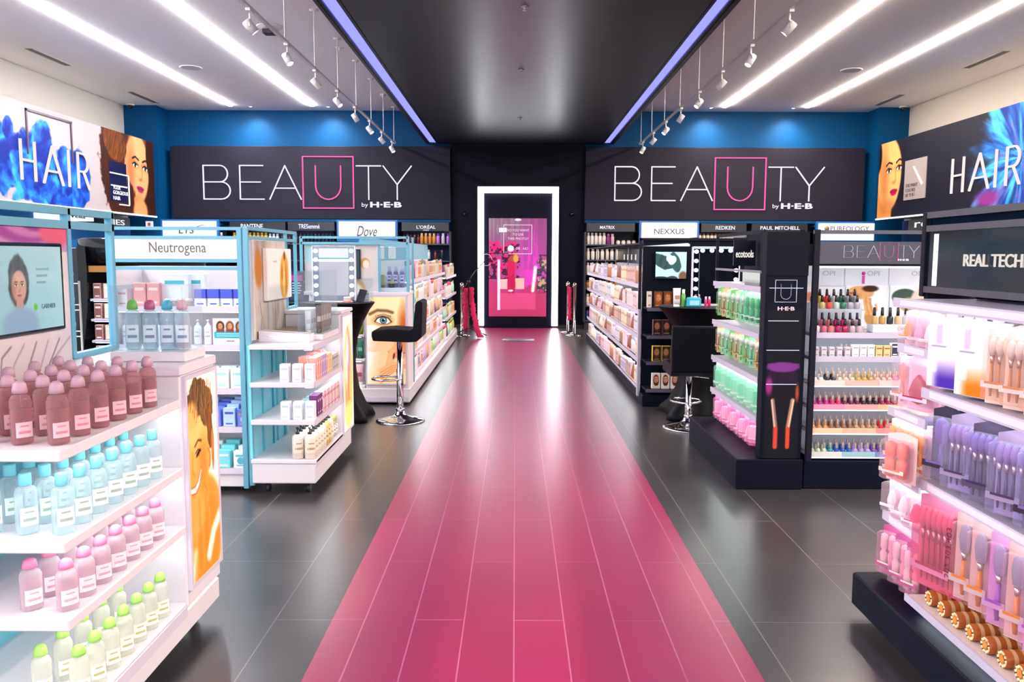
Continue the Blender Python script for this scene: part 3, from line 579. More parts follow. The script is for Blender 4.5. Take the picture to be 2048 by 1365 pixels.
p.mesh('printed_banner', (6.618, 15.3, 2.10), (0, -1, 0), (0, 0, 1), 0, t, 1.25)
u = (0, -1, 0); strokes('HAIR', [0, 1.0, 2.28, 2.78], .50, .05, (6.61, 12.69, 2.37), u, v, mat('F6ECEC', 'emit', .9), t, .03)
part('card_panel', bx(mat('8E8686'), 6.618, 6.605, 13.52, 14.26, 2.36, 3.02), t); part('card_stroke', MB(mat('F8F4F4')).prism([(.30, .5), (.34, .5), (.66, .2), (.62, .18)], .01, o=(6.604, 14.26, 2.40), u=u, v=v), t)
for s_, w, z in (('THE MANY', .42, 2.60), ('COLORS', .34, 2.52), ('OF YOU', .32, 2.44)): text(s_, w, .055, (6.604, 14.2-w/2, z), u, v, mat('4A4450'), t, d=.004)

# ------------------------------------------------------------------ back-wall shelving under the signs
SHB = mat('0E4A8C'); BLKP = mat('17171F', 'plastic'); LBX = mat('FBF3EF', 'emit', 1.05)
def wall_bay(x0, x1, zs, nm, panel='102A4C', yb=BY):
    t = thing('wall_shelving', nm, 'shelving', ((x0+x1)/2, yb-.2, 0), 'back wall shelving')
    part('back_panel', bx(mat(panel, 'matte'), x0, x1, yb-.03, yb-.002, .1, 2.08), t); part('base', bx(mat('12121A'), x0, x1, yb-.45, yb-.002, 0, .14), t); part('top_ledge', bx(BLU, x0, x1, yb-.30, yb-.002, 2.03, 2.075), t)
    for z in zs: part('shelf', bx(mat('3A3A48'), x0+.01, x1-.01, yb-.42, yb-.03, z-.02, z), t)
    for x in (x0, x1): part('upright', bx(mat('22222C'), x-.015, x+.015, yb-.40, yb-.002, .14, 1.85), t)
    return t
ZR = [.18, .46, .80, 1.06, 1.33, 1.62]
wall_bay(-6.6, -5.45, [.5, .9, 1.3, 1.62], 'blue wall shelving bay next to the blue pillar, white display side'); wall_bay(-5.45, -3.42, [.5, .9, 1.3, 1.62], 'blue wall shelving bay behind the framed white gondola'); wall_bay(-3.42, -2.2, [.5, .9, 1.3, 1.62], 'blue wall shelving bay under a script-lettered white sign'); wall_bay(-2.2, -1.24, [.5, .9, 1.3, 1.62], 'blue wall shelving bay beside the navy wall, white display side')
wall_bay(1.32, 2.3, ZR, 'dark wall shelving bay beside the navy wall, black display side', '14141F'); wall_bay(2.3, 3.45, ZR, 'dark wall shelving bay under the white lit sign nearest the navy wall', '14141F'); wall_bay(3.45, 5.6, ZR, 'dark wall shelving bay behind the round-bulb mirror', '14141F'); wall_bay(5.6, 6.7, ZR, 'dark wall shelving bay next to the blue pillar, black display side', '14141F')
def fascia(x0, x1, s, w, h, tx, lab, z=1.94, off=.012, s2=None):
    t = thing('shelf_header', lab, 'sign', ((x0+x1)/2, 15.70, 1.84), 'wall shelf headers'); part('header_board', bx(BLKP, x0, x1, 15.70, 15.74, 1.86, 2.02), t)
    part('bracket', bx(BLKP, x0+.02, x0+.05, 15.74, 16.09, 1.9, 1.98), t); part('bracket', bx(BLKP, x1-.05, x1-.02, 15.74, 16.09, 1.9, 1.98), t)
    text(s, w, h, (tx, 15.70, z), (1, 0, 0), (0, 0, 1), NW, t, d=.008, off=off)
    if s2: text(s2, w*.3, .025, (tx, 15.70, z-h*.85), (1, 0, 0), (0, 0, 1), NW, t, d=.006)
fascia(-5.4, -4.35, 'PANTENE', .42, .085, -4.98, 'dark shelf header with white capital letters above the framed white gondola'); fascia(-4.3, -3.42, 'TRESemmé', .40, .085, -3.90, 'dark shelf header with mixed-case white letters beside the script sign')
fascia(-2.15, -1.26, 'L\'ORÉAL', .36, .075, -1.69, 'dark shelf header with small second line, beside the navy wall', s2='PARIS'); fascia(1.34, 2.25, 'MATRIX', .28, .06, 1.73, 'dark shelf header with small slanted letters beside the navy wall')
fascia(3.5, 4.35, 'REDKEN', .36, .07, 3.95, 'dark shelf header with squared letters behind the round-bulb mirror'); fascia(4.45, 5.5, 'PAUL MITCHELL', .74, .07, 4.98, 'dark shelf header with a long two-word name above the black glass display')
def lightbox(x0, x1, lab, f):
    t = thing('lit_sign', lab, 'sign', ((x0+x1)/2, 15.6, 1.70), 'lit white brand signs'); part('sign_box', bx(mat('1560A8'), x0-.04, x1+.04, 15.62, 15.69, 1.66, 2.06), t); part('bracket', bx(mat('1560A8'), x0, x0+.05, 15.69, 16.08, 1.96, 2.0), t); part('bracket', bx(mat('1560A8'), x1-.05, x1, 15.69, 16.08, 1.96, 2.0), t); part('sign_face', bx(LBX, x0, x1, 15.60, 15.62, 1.71, 2.03), t); f(t, (x0+x1)/2, 15.60)
DK = mat('2A2A34')
def dove(t, x, y): text('Dove', .38, .19, (x, y, 1.85), (1, 0, 0), (0, 0, 1), DK, t, off=0, shear=.35)
def nex(t, x, y): text('NEXXUS', .56, .10, (x, y, 1.865), (1, 0, 0), (0, 0, 1), DK, t, off=0)
def pur(t, x, y): text('PUREOLOGY', .72, .085, (x+.06, y, 1.93), (1, 0, 0), (0, 0, 1), mat('4A4450'), t, off=0); part('leaf_mark', MB(mat('8A7A50')).lathe([(.045, 0), (.045, .004), (0, .004)], 12).xf(Matrix.Translation((x-.37, y, 1.93)) @ Matrix.Rotation(PI/2, 4, 'X')), t)
def lys(t, x, y): text('LYS', .28, .13, (x-.06, y, 1.86), (1, 0, 0), (0, 0, 1), DK, t, off=0, shear=.1); part('swoosh', MB(DK).tube([(x+.08, y-.002, 1.86), (x+.14, y-.002, 1.92), (x+.24, y-.002, 1.95), (x+.32, y-.002, 1.945)], [.004, .006, .005, .002], 6), t)
lightbox(-6.63, -5.62, 'lit white sign with a swoosh, next to the blue pillar', lys); lightbox(-3.32, -2.26, 'lit white sign with slanted script lettering above the white gondola end', dove); lightbox(2.36, 3.40, 'lit white sign with spaced dark capitals above the black gondola end', nex); lightbox(5.67, 6.72, 'lit white sign with a small leaf mark, next to the blue pillar', pur)
t = thing('price_card', 'small white card with a red mark on the blue pillar', 'card', (-6.86, 15.56, 1.9)); part('card', bx(mat('F6F2F2', 'emit', .8), -6.93, -6.80, 15.57, 15.60, 1.90, 2.02), t); part('red_mark', bx(mat('E06A60'), -6.89, -6.84, 15.565, 15.57, 1.93, 1.99), t)
# side-wall bays below the banners
for sx, xi in ((-1, WX0), (1, WX1)):
    side = 'white' if sx < 0 else 'dark'
    t = thing('wall_shelving', 'side wall shelving below the long %s banner' % side, 'shelving', (sx*7.0, 9, 0)); a, b = xi, xi-sx*.08
    part('back_panel', bx(mat('1466A8' if sx < 0 else '123A70', 'matte'), a, b, 4, 15.5, 0, 2.07), t)
    for z in (.3, .7, 1.1, 1.5): part('shelf', bx(mat('D8D4E0' if sx < 0 else '30303C'), b, b-sx*.35, 4, 15.4, z-.02, z), t)
def side_head(sx, y0, y1, s, lab, lit=False, z0=1.86, z1=2.04):
    x = sx*6.85; t = thing('shelf_header' if not lit else 'lit_sign', lab, 'sign', (x, (y0+y1)/2, z0)); part('header_board', bx(LBX if lit else BLKP, x, x+sx*.34, y0, y1, z0, z1), t)
    text(s, (y1-y0)*.5, (z1-z0)*.5, (x, (y0+y1)/2, (z0+z1)/2), (0, -sx, 0), (0, 0, 1), DK if lit else NW, t, d=.008)
side_head(-1, 12.4, 13.5, 'Wella', 'white lit side sign with thin lettering below the white banner', True, 1.93, 2.06); side_head(-1, 13.95, 14.75, 'IES', 'dark side header with white letters beside the blue pillar, white banner side')
side_head(1, 13.6, 14.55, 're', 'dark side header with white letters beside the blue pillar, dark banner side')
# products on the back wall: small and far, each its own object
def far_cols(cols, h, r, kind='bottle'):
    out = []
    for d, c, k in cols: out.append(bottle(d, h, r, c, k, style='tall', n=8) if kind == 'bottle' else carton(d, r*1.8, r*1.6, h, c, k, 'D0D0D8'))
    return out
YW = 15.80
WA = far_cols([('tall yellow-green bottle', 'C8D040', '40A060'), ('tall coral bottle', 'E05050', 'F0E0E0'), ('tall pale bottle', 'E8E4D0', '70B050')], .2, .032)
WB = far_cols([('tall gold bottle', 'E0B040', 'C89020')], .2, .033); WC = far_cols([('dark slim bottle', '20202C', '14141C'), ('white slim bottle', 'E8E8F0', 'B8B8C4')], .18, .03)
row(WA, 'shampoo_bottle', (-6.45, YW, 1.62), (-5.6, YW, 1.62), 11, 0, 'top shelf beside the blue pillar', 'bottle', 'bottles on the back wall', True, end='the pillar')
row(WB, 'shampoo_bottle', (-5.35, YW, 1.62), (-4.75, YW, 1.62), 9, 0, 'gold row over the framed gondola', 'bottle', 'bottles on the back wall', True, end='the pillar side')
row(WC[1], 'shampoo_bottle', (-4.67, YW, 1.62), (-4.53, YW, 1.62), 3, 0, 'top shelf beside the gold row', 'bottle', 'bottles on the back wall', True, end='the gold row')
row(WC[0], 'shampoo_bottle', (-4.44, YW, 1.62), (-3.45, YW, 1.62), 15, 0, 'dark row of the top wall shelf', 'bottle', 'bottles on the back wall', True, end='the gold row')
WD = far_cols([('wine-red bottle', '7A2430', '30141C'), ('black bottle', '1C1C24', 'A05030')], .17, .028); WE = far_cols([('amber bottle', 'C88838', 'E8C888')], .2, .034); WF = far_cols([('lilac bottle', 'B878D8', '7A40B0'), ('pale grey bottle', 'C8C0D0', 'E8E0F0')], .2, .034)
row(WD, 'shampoo_bottle', (-2.12, YW, 1.62), (-1.85, YW, 1.62), 5, 0, 'top shelf beside the navy wall', 'bottle', 'bottles on the back wall', True, end='the script sign')
row(WE, 'shampoo_bottle', (-1.78, YW, 1.62), (-1.55, YW, 1.62), 4, 0, 'top shelf beside the navy wall', 'bottle', 'bottles on the back wall', True, end='the script sign')
row(WF, 'shampoo_bottle', (-1.475, YW, 1.62), (-1.28, YW, 1.62), 3, 0, 'top shelf beside the navy wall', 'bottle', 'bottles on the back wall', True, end='the script sign')
for z, w in ((1.33, 'second shelf'), (.9, 'third shelf')):
    row(WC+WA, 'shampoo_bottle', (-6.4, YW, z), (-4.5, YW, z), 20, 0, w+' of the blue back wall', 'bottle', 'bottles on the back wall', True, end='the pillar')
    row(WC+WD, 'shampoo_bottle', (-3.3, YW, z), (-1.4, YW, z), 16, 0, w+' of the blue back wall', 'bottle', 'bottles on the back wall', True, end='the script sign')
WG = far_cols([('cream bottle', 'EADFD6', 'D8CCC4'), ('ivory bottle', 'F2E8E0', 'B8A8A0')], .22, .034); WH = far_cols([('short cream jar', 'EADCD0', 'C8B8B0')], .08, .04); WI = far_cols([('plum bottle', '8A3A78', 'C86AA0'), ('pink bottle', 'E8B8CC', 'F4DCE4')], .2, .034); WJ = far_cols([('navy bottle', '20306C', '4A5AA0')], .18, .034); WK = far_cols([('amber pot', 'A87838', '6A4A20')], .14, .042)
row(WG, 'shampoo_bottle', (1.38, YW, 1.62), (1.68, YW, 1.62), 5, 0, 'top dark wall shelf', 'bottle', 'bottles on the dark wall', True, end='the navy wall')
row(WI, 'shampoo_bottle', (1.76, YW, 1.62), (1.84, YW, 1.62), 2, 0, 'top dark wall shelf', 'bottle', 'bottles on the dark wall', True, end='the navy wall')
row(WH, 'hair_mask_jar', (1.95, YW, 1.62), (2.25, YW, 1.62), 4, 0, 'top dark wall shelf', 'jar', 'jars on the dark wall', True, end='the navy wall')
row(WG, 'shampoo_bottle', (2.36, YW, 1.62), (2.78, YW, 1.62), 6, 0, 'top dark wall shelf under the lit sign', 'bottle', 'bottles on the dark wall', True, end='the navy wall')
for z, w, pr, nm in ((1.33, 'second shelf down', WG, 'shampoo_bottle'), (1.06, 'third shelf down', WG, 'shampoo_bottle'), (.80, 'fourth shelf down', WK, 'hair_mask_pot'), (.46, 'fifth shelf down', WG, 'shampoo_bottle'), (.18, 'lowest shelf', WJ, 'shampoo_bottle')):
    row(pr, nm, (1.38, YW, z), (2.2, YW, z), 10, 0, w+' of the dark wall', 'bottle', 'bottles on the dark wall', True, end='the navy wall')
WL = far_cols([('cream bottle with dark cap', 'E0D0C0', '6A5040')], .13, .034); WM = far_cols([('white tube', 'F0E4E0', 'D06A80')], .11, .034); WR = far_cols([('red bottle', 'D8202C', 'F0D0D0')], .19, .03); WN = far_cols([('white bottle', 'EDE4E0', 'B8B0B0')], .19, .032); WO = far_cols([('blue bottle', '2060C0', 'E0E0F0')], .19, .032)
row(WL, 'shampoo_bottle', (3.5, YW, 1.70), (4.1, YW, 1.70), 9, 0, 'raised row behind the bulb mirror', 'bottle', 'bottles on the dark wall', True, end='the lit sign'); row(WM, 'lotion_tube', (3.5, YW-.03, 1.52), (4.15, YW-.03, 1.52), 10, 0, 'row under the raised bottles', 'tube', 'tubes on the dark wall', True, end='the lit sign')
struct_t = thing('riser_shelf', 'thin dark riser shelves behind the bulb mirror', 'shelf', (3.8, 15.75, 1.5)); part('upper_tier', bx(BLKP, 3.45, 4.3, 15.68, 16.09, 1.685, 1.70), struct_t); part('lower_tier', bx(BLKP, 3.45, 4.3, 15.68, 16.09, 1.505, 1.52), struct_t)
row(WO, 'shampoo_bottle', (6.12, 15.78, 1.62), (6.2, 15.78, 1.62), 2, 0, 'top shelf beside the pillar', 'bottle', 'bottles on the dark wall', True, end='the lit sign')
# ================================================================== THE WHITE DISPLAYS
W = mat('E4DEE3', 'plastic'); WG_ = mat('E8E4EA', 'gloss'); TL = mat('66A8BE', 'plastic'); RAIL = mat('D9D0DE', 'plastic'); SL = mat('F2FBFF', 'lamp', SHELF_LED); GLS = mat('F2FAFB', 'clear', 1.1); ACR = mat('F4F8FA', 'clear', .97)
TBK = mat('7FDCEB', 'gloss'); CST = mat('22222A')
def caster(x, y, t): part('caster', MB(CST).lathe([(.028, -.01), (.028, .01)], 14).xf(Matrix.Translation((x, y, .030)) @ Matrix.Rotation(PI/2, 4, 'Y')).box(x-.008, x+.008, y-.012, y+.012, .045, .072), t)
def shelf(t, x0, x1, y0, y1, z, m=W, th=.022, rail=None, led=None, nm='shelf'):
    s_ = part(nm, MB(m).rbox(x0, x1, y0, y1, z-th, z, .003), t)
    if rail: part('price_rail', MB(RAIL if m is W else mat('C8C0D4')).box(*rail), s_)
    if led: part('shelf_light', MB(SL).box(*led), s_)
    return s_
def vpost(t, x, y, z0, z1, m=TL, w=.032, d=.022): return part('post', MB(m).rbox(x-w/2, x+w/2, y-d/2, y+d/2, z0, z1, .003), t)
def acrylic(x0, x1, y0, y1, z0, z1, lab, base=True):
    z0 += .001; z1 += .001; t = thing('acrylic_case', lab, 'display case', ((x0+x1)/2, (y0+y1)/2, z0), 'clear acrylic cases'); th = .004
    if base: part('base', MB(W).rbox(x0-.005, x1+.005, y0-.005, y1+.005, z0, z0+.035, .003), t); z0 += .035
    part('front_pane', bx(ACR, x0, x1, y0, y0+th, z0, z1), t); part('rear_pane', bx(ACR, x0, x1, y1-th, y1, z0, z1), t)
    part('side_pane', bx(ACR, x0, x0+th, y0, y1, z0, z1), t); part('side_pane', bx(ACR, x1-th, x1, y0, y1, z0, z1), t); part('top_pane', bx(ACR, x0, x1, y0, y1, z1, z1+th), t)
    return z0
# ---- unit A: nearest display with the rose bottles
A = thing('display_gondola', 'nearest white display with glowing shelves, rose bottles and an orange portrait panel', 'display stand', (-1.6, 2.6, 0))
part('base', MB(W).rbox(-2.08, -1.15, 2.04, 3.10, .07, .155, .006), A); part('deck', MB(WG_).rbox(-2.07, -1.155, 2.03, 2.80, .155, .178, .004), A); part('price_rail', bx(RAIL, -1.152, -1.146, 2.06, 2.78, .135, .172), A)
for x, y in ((-1.22, 2.2), (-1.22, 3.02), (-2.0, 2.2), (-2.0, 3.02)): caster(x, y, A)
part('spine_panel', bx(TBK, -1.635, -1.605, 2.04, 2.80, .178, .95), A)
for z, k in ((.905, 0), (.665, 1), (.457, 2)):
    shelf(A, -2.08, -1.15, 2.04, 2.80, z, W, .03, None, (-1.21, -1.17, 2.07, 2.78, z-.036, z-.0305))
part('tower', MB(W).rbox(-2.08, -1.152, 2.80, 3.12, .155, .985, .005), A); part('counter', MB(W).rbox(-2.10, -1.145, 2.79, 3.13, .985, 1.02, .004), A)
part('spine_block', bx(W, -1.68, -1.56, 3.12, 3.31, .07, 1.02), A)
lb = part('light_box', MB(RAIL).box(-1.152, -1.138, 2.81, 2.825, .215, .98).box(-1.152, -1.138, 3.10, 3.115, .215, .98).box(-1.152, -1.138, 2.825, 3.10, .965, .98).box(-1.152, -1.138, 2.825, 3.10, .215, .23), A, 'pale frame of the lit portrait')
p = Pic(.275, .735, 100, 268, 'F4E4D0'); X, Y = p.X, p.Y
p.ell(.09, .16, .22, .22, 'E6903C', .12); p.ell(.16, .10, .12, .2, 'DC7E26', .5); p.ell(.055, .47, .145, .185, 'EDA050', .1); p.ell(.03, .28, .13, .12, 'E99644', .25); p.ell(.07, .55, .10, .07, 'F4B468', .8); p.ell(.13, .40, .04, .10, 'DD8432', 1)
p.streak(.095, .655, .105, .075, '1C100A', '9A6A38', 90, .15, 3, .35, .4); p.streak(.175, .615, .06, .075, '2A180C', 'B07C40', 90, .4, 7, .3, .5); p.streak(.205, .535, .030, .105, '4A2410', 'A8682E', 90, .12, 5, .3); p.streak(.228, .44, .014, .07, '8A4A1C', 'D89048', 60, 0, 6, .4); p.ell(.04, .60, .05, .05, 'F0A85A', .5)
for k in range(34): a = k*.7; p.line([(.02+.0058*k, .605+.02*math.sin(a)), (.035+.0058*k, .655+.03*math.sin(a*1.7)), (.03+.0062*k, .705+.012*math.cos(a))], .0028, ('C89A5A', '140A04', '7A4A20')[k % 3], 1, .75)
p.ell(.088, .458, .024, .008, '2C150A', .5, .45); p.line([(.062, .462), (.085, .472), (.112, .462)], .005, '1A0C06', .8); p.line([(.058, .488), (.088, .505), (.118, .498)], .009, '4A2410', .8, .85); p.line([(.066, .448), (.10, .445)], .004, 'B06828', 1, .6); p.line([(.035, .47), (.03, .40), (.045, .385)], .007, 'C06E24', 1.2, .7)
p.line([(.018, .335), (.05, .330), (.085, .352), (.104, .385)], .016, 'FFFFFF', .5); p.line([(.018, .345), (.055, .346), (.085, .366), (.104, .392)], .005, 'C05830'); p.line([(.018, .322), (.055, .317), (.09, .34), (.108, .382)], .006, 'C85A38'); p.line([(.112, .40), (.118, .375), (.108, .345)], .004, 'B8641E', 1, .7)
p.ell(.185, .42, .022, .045, 'E49444', .3, .1); p.line([(.178, .455), (.200, .43), (.190, .385)], .006, 'A85A20', 1, .8); p.line([(.135, .33), (.16, .30), (.18, .24)], .010, 'C06A20', 1, .5)
for k in range(5): p.line([(.05+.03*k, .29), (.045+.032*k, .02)], .012, 'CC701E' if k % 2 else 'F0A452', 1, .45)
p.line([(.16, .055), (.21, .13), (.275, .175)], .045, 'F8E4CC', .5); p.line([(.0, .0), (.03, .10)], .03, 'F6E0C4', 1, .8)
p.mesh('portrait_print', (-1.1405, 2.825, .23), (0, 1, 0), (0, 0, 1), .5, lb)
# mural and frame above
p = Pic(.92, .585, 150, 96, 'D8C8CC'); X, Y = p.X, p.Y
p.put(np.clip((fbm(X*5, Y*7, 4)-.42)*3, 0, 1)*.7, 'F4EEF0'); p.put((Y > .50)*1., 'B890B8')
for k in range(6): p.ell(.62+.03*k, .62, .34-.055*k, .13-.02*k, ['A8609C', 'C890B8', '9A4890', 'C078A8', '8A3A80', 'D0A0C8'][k], .15)
p.ell(.15, .58, .12, .06, 'E080A8', .3); p.ell(.85, .57, .1, .05, 'D8607C', .4)
for k in range(14): p.line([(.06*k, .02), (.03+.06*k, .12+.05*math.sin(k)), (.0+.07*k, .2)], .006, '8A7A78' if k % 2 else '40343C', 1, .7)
p.mesh('mural_print', (-1.6025, 2.04, .905), (0, 1, 0), (0, 0, 1), 0, A); part('mural_board', bx(W, -1.62, -1.603, 2.04, 2.96, .905, 1.49), A)
for y in (2.045, 2.97, 3.29): vpost(A, -1.61, y, 1.02 if y > 2.9 else .905, 1.565, TL, .03, .022)
part('top_rail', bx(TL, -1.625, -1.595, 1.7, 3.30, 1.540, 1.566), A); part('lower_rail', bx(TL, -1.625, -1.595, 1.7, 3.30, 1.490, 1.518), A); part('glass_strip', bx(GLS, -1.612, -1.608, 1.7, 3.29, 1.518, 1.54), A)
part('sill_rail', bx(TL, -1.625, -1.595, 2.98, 3.28, 1.02, 1.04), A); part('glass_pane', bx(GLS, -1.612, -1.608, 2.98, 3.28, 1.04, 1.49), A)
t = thing('television', 'flat screen showing a pale teal advert with a smiling girl, above the rose bottles', 'screen', (-1.59, 2.64, 1.14))
part('bezel', MB(mat('16161C', 'gloss')).rbox(-1.601, -1.590, 2.27, 2.905, 1.138, 1.437, .004), t)
p = Pic(.59, .275, 150, 70, '7FA4AE'); X, Y = p.X, p.Y; p.put(np.clip(X*1.2, 0, 1)*.5, 'A8D4D8'); p.streak(.34, .16, .058, .085, '2C3438', '4C565A', 60, 0, 3); p.face(.34, .145, .105, 0, 'B08C80', '8A6458', '9A5A64'); p.ell(.34, .085, .02, .03, 'A88478', .3); p.ell(.34, .02, .10, .06, '7C96AC', .3); p.put(np.clip((fbm(X*3, Y*9, 12)-.5)*3, 0, 1)*.25, 'C8DCE0')
for k in range(3): p.line([(.44, .2-.022*k), (.44+.07-.01*k, .2-.022*k)], .006, '6A8890')
p.ell(.425, .075, .011, .012, '50A83C', .2); p.mesh('screen_image', (-1.5895, 2.30, 1.15), (0, 1, 0), (0, 0, 1), .3, t); text('GARNIER', .085, .016, (-1.589, 2.30+.50, 1.225), (0, 1, 0), (0, 0, 1), mat('5A7C84'), t, d=.001)
# bottles of unit A
bR = bottle('rose-tinted micellar bottle with domed cap', .166, .0255, 'E6C2C6', 'B892A2', 'clear', .74, 'E0BCC4', 3, .82, 'dome', 18, 'D08090', .75, 'E0B8BE', .12, .36)
for c, (x, w) in enumerate(((-1.192, 'front column'), (-1.288, 'second column'), (-1.384, 'third column'), (-1.480, 'innermost column'))):
    row(bR, 'micellar_bottle', (x, 2.115, .905), (x, 2.645, .905), 6 if c < 3 else 5, PI/2-.7, w+' of the rose bottles', 'bottle', 'rose bottles on the top shelf')
bT = bottle('clear bottle with aqua cap', .162, .0265, 'E8F6F8', '7FDCE6', 'clear', .6, 'EEF6F8', 3, .82, 'screw', 16, 'A8C0B0', .8, None, .15, .45)
for c, (x, w) in enumerate(((-1.192, 'front column'), (-1.288, 'second column'), (-1.384, 'third column'))):
    row(bT, 'micellar_bottle', (x, 2.115, .665), (x, 2.66, .665), 7, PI/2-.7, w+' under the rose bottles', 'bottle', 'aqua-capped bottles')
bP = bottle('clear bottle with pink cap', .138, .0265, 'F6EAF0', 'F48CB4', 'clear', .55, 'F4E6EA', 3, .82, 'dome', 16, 'D8A8B4', .8, 'F0D0DC', .12, .42)
for c, (x, w) in enumerate(((-1.192, 'front column'), (-1.288, 'second column'))):
    row(bP, 'micellar_bottle', (x, 2.115, .457), (x, 2.66, .457), 7, PI/2-.7, w+' of the pink-capped shelf', 'bottle', 'pink-capped bottles')
bG = bottle('clear bottle with lime cap', .155, .025, 'F4F6EC', 'A8E468', 'clear', .5, 'F2F4EA', 3, .82, 'dome', 16, 'C4C080', .8, None, .12, .4)
row(bG, 'micellar_bottle', (-1.195, 2.16, .178), (-1.195, 2.68, .178), 7, PI/2-.7, 'front column on the lowest deck', 'bottle', 'lime-capped bottles'); row(bG, 'micellar_bottle', (-1.30, 2.16, .178), (-1.30, 2.60, .178), 5, PI/2-.7, 'second column on the lowest deck', 'bottle', 'lime-capped bottles')
z = acrylic(-1.43, -1.172, 2.90, 3.08, 1.02, 1.288, 'clear acrylic case holding four tall bottles on the nearest white counter')
for x, d, c, f in ((-1.388, 'green-capped', '6CBE3C', 'E8F4F0'), (-1.325, 'magenta-capped', 'C83C74', 'E4F0F4'), (-1.262, 'teal-capped', '1CA0B8', 'E0F0F6'), (-1.2075, 'rose-capped', 'D8949C', 'F0D4D6')):
    place(bottle('b', .18, .026, 'E6F0F4', c, 'clear', .55, 'F0F4F6', 3, .82, 'dome', 16, '8090A8', .8, f, .15, .5), 'micellar_bottle', x, 2.98, z, .25, 'tall clear %s bottle inside the acrylic case' % d, 'bottle', 'bottles in the acrylic case')

# ---- Neutrogena-style unit facing the camera
N_ = thing('display_gondola', 'white front-facing display with teal posts under a wide white name sign', 'display stand', (-1.93, 4.95, 0)); y0, y1, xa, xb = 4.76, 5.16, -2.325, -1.562
part('base', MB(W).rbox(xa, xb, y0+.01, y1, .03, .125, .005), N_); part('back_panel', bx(mat('DAD6DC', 'plastic'), xa, xb, y1-.02, y1, .125, 1.33), N_); part('side_panel', bx(W, xa-.008, xa, y0+.01, y1, .03, 1.33), N_)
for x in (xa+.06, xb-.06): caster(x, y0+.05, N_)
for z in (1.099, .876, .618, .39, .142): shelf(N_, xa, xb, y0, y1-.02, z, W, .028, (xa+.01, xb-.01, y0-.006, y0, z-.03, z+.004), (xa+.02, xb-.02, y0+.02, y0+.045, z-.034, z-.0285))
for x in (xa, xb-.016): vpost(N_, x, 4.745, .03, 1.555, TL, .03, .028)
for z in (1.540, 1.488, 1.356, 1.312): part('rail', bx(TL, xa, xb, 4.735, 4.75, z, z+.018), N_)
part('glass_strip', bx(GLS, xa, xb, 4.741, 4.745, 1.506, 1.54), N_); part('glass_strip', bx(GLS, xa, xb, 4.741, 4.745, 1.33, 1.356), N_)
s_ = part('name_board', bx(mat('FBF8FA', 'emit', 1.0), xa+.02, xb-.012, 4.733, 4.748, 1.375, 1.487), N_); text('Neutrogena', .325, .078, (-1.93, 4.733, 1.432), (1, 0, 0), (0, 0, 1), mat('5A5048'), s_, d=.002, off=0)
gB = carton('blue and white skincare box', .066, .04, .10, 'EEF0F8', 'F0F2FA', '3A48C0', '3C50C4')
gB.P.append(('blue_band', MB(mat('4456CC', 'paper')).box(-.0335, .0335, -.0225, .0205, .048, .1005)))
row(gB, 'skincare_box', (-1.83, 4.80, 1.099), (-1.60, 4.80, 1.099), 4, 0, 'topmost shelf of the name-sign display', 'box', 'blue-topped boxes', end='the jars')
jB = jar('small dark-banded jar', .045, .022, '9A8A8C', 'E8E6EA')
row(jB, 'cream_jar', (-2.02, 4.80, 1.099), (-1.90, 4.80, 1.099), 4, 0, 'topmost shelf beside the blue-topped boxes', 'jar', 'small cream jars', end='the acrylic box')
gR = carton('coral red skincare box', .072, .04, .135, 'E8928E', 'E89894', 'F4D4D0'); row(gR, 'skincare_box', (-2.19, 4.82, 1.099), (-2.11, 4.82, 1.099), 2, 0, 'topmost shelf behind the tall capped bottles', 'box', 'coral boxes', end='the outer post')
gW = carton('flat white box with teal top band', .16, .05, .185, 'EEF2F4', 'F4F6F8', '48B4C4'); row(gW, 'skincare_box', (-2.01, 4.89, 1.099), (-1.94, 4.96, 1.099), 2, 0, 'behind the dark-banded jars', 'box', 'teal-banded boxes', end='the coral boxes')
gP = carton('pale pink carton', .06, .05, .1, 'F0DCE0', 'F4E4E8', 'C88898'); row(gP, 'skincare_box', (-2.29, 4.82, 1.099), (-2.24, 4.9, 1.099), 2, 0, 'topmost shelf beside the coral boxes', 'box', 'pale pink cartons', end='the outer post')
bW = bottle('white pump bottle', .145, .022, 'EEF0F4', 'F8F8FA', 'plastic', label='E4ECF4', style='pump', dot='9AA8B8')
row(bW, 'lotion_bottle', (-2.28, 4.81, .876), (-1.80, 4.81, .876), 9, 0, 'second shelf of the name-sign display', 'bottle', 'white lotion bottles', end='the outer post')
t = thing('shelf_card', 'small printed card of three smiling girls on the second shelf of the name-sign display', 'sign', (-1.665, 4.79, .877), None); part('card_board', bx(W, -1.765, -1.565, 4.79, 4.80, .877, 1.03), t)
p = Pic(.196, .15, 90, 70, 'C9C9CE'); p.rect(0, .2, 0, .035, 'F4F4F6').rect(.005, .191, .035, .075, '3AA4B4').line([(.08, .02), (.12, .02)], .008, '707078')
for cx, hc in ((.042, '4A3024'), (.098, '7A5030'), (.155, '5A3A2A')): p.ell(cx, .105, .024, .032, hc, .25).ell(cx, .078, .025, .018, '7A4A40', .3); p.face(cx, .107, .036, 0, 'D0906C', 'A06848', 'B05050')
p.rect(.005, .191, .035, .072, '3AA4B4'); 
for k in range(2): p.line([(.02, .062-.012*k), (.176, .062-.012*k)], .004, 'C8ECF0', .5, .8)
p.mesh('girls_print', (-1.763, 4.7895, .878), (1, 0, 0), (0, 0, 1), .25, t)
gM = carton('white box with mint print', .095, .06, .115, 'F0F2F2', 'F4F6F6', 'A8DCD8', window='D8ECEC'); row(gM, 'skincare_box', (-2.25, 4.81, .618), (-1.62, 4.81, .618), 7, 0, 'third shelf of the name-sign display', 'box', 'mint-printed boxes', end='the outer post')
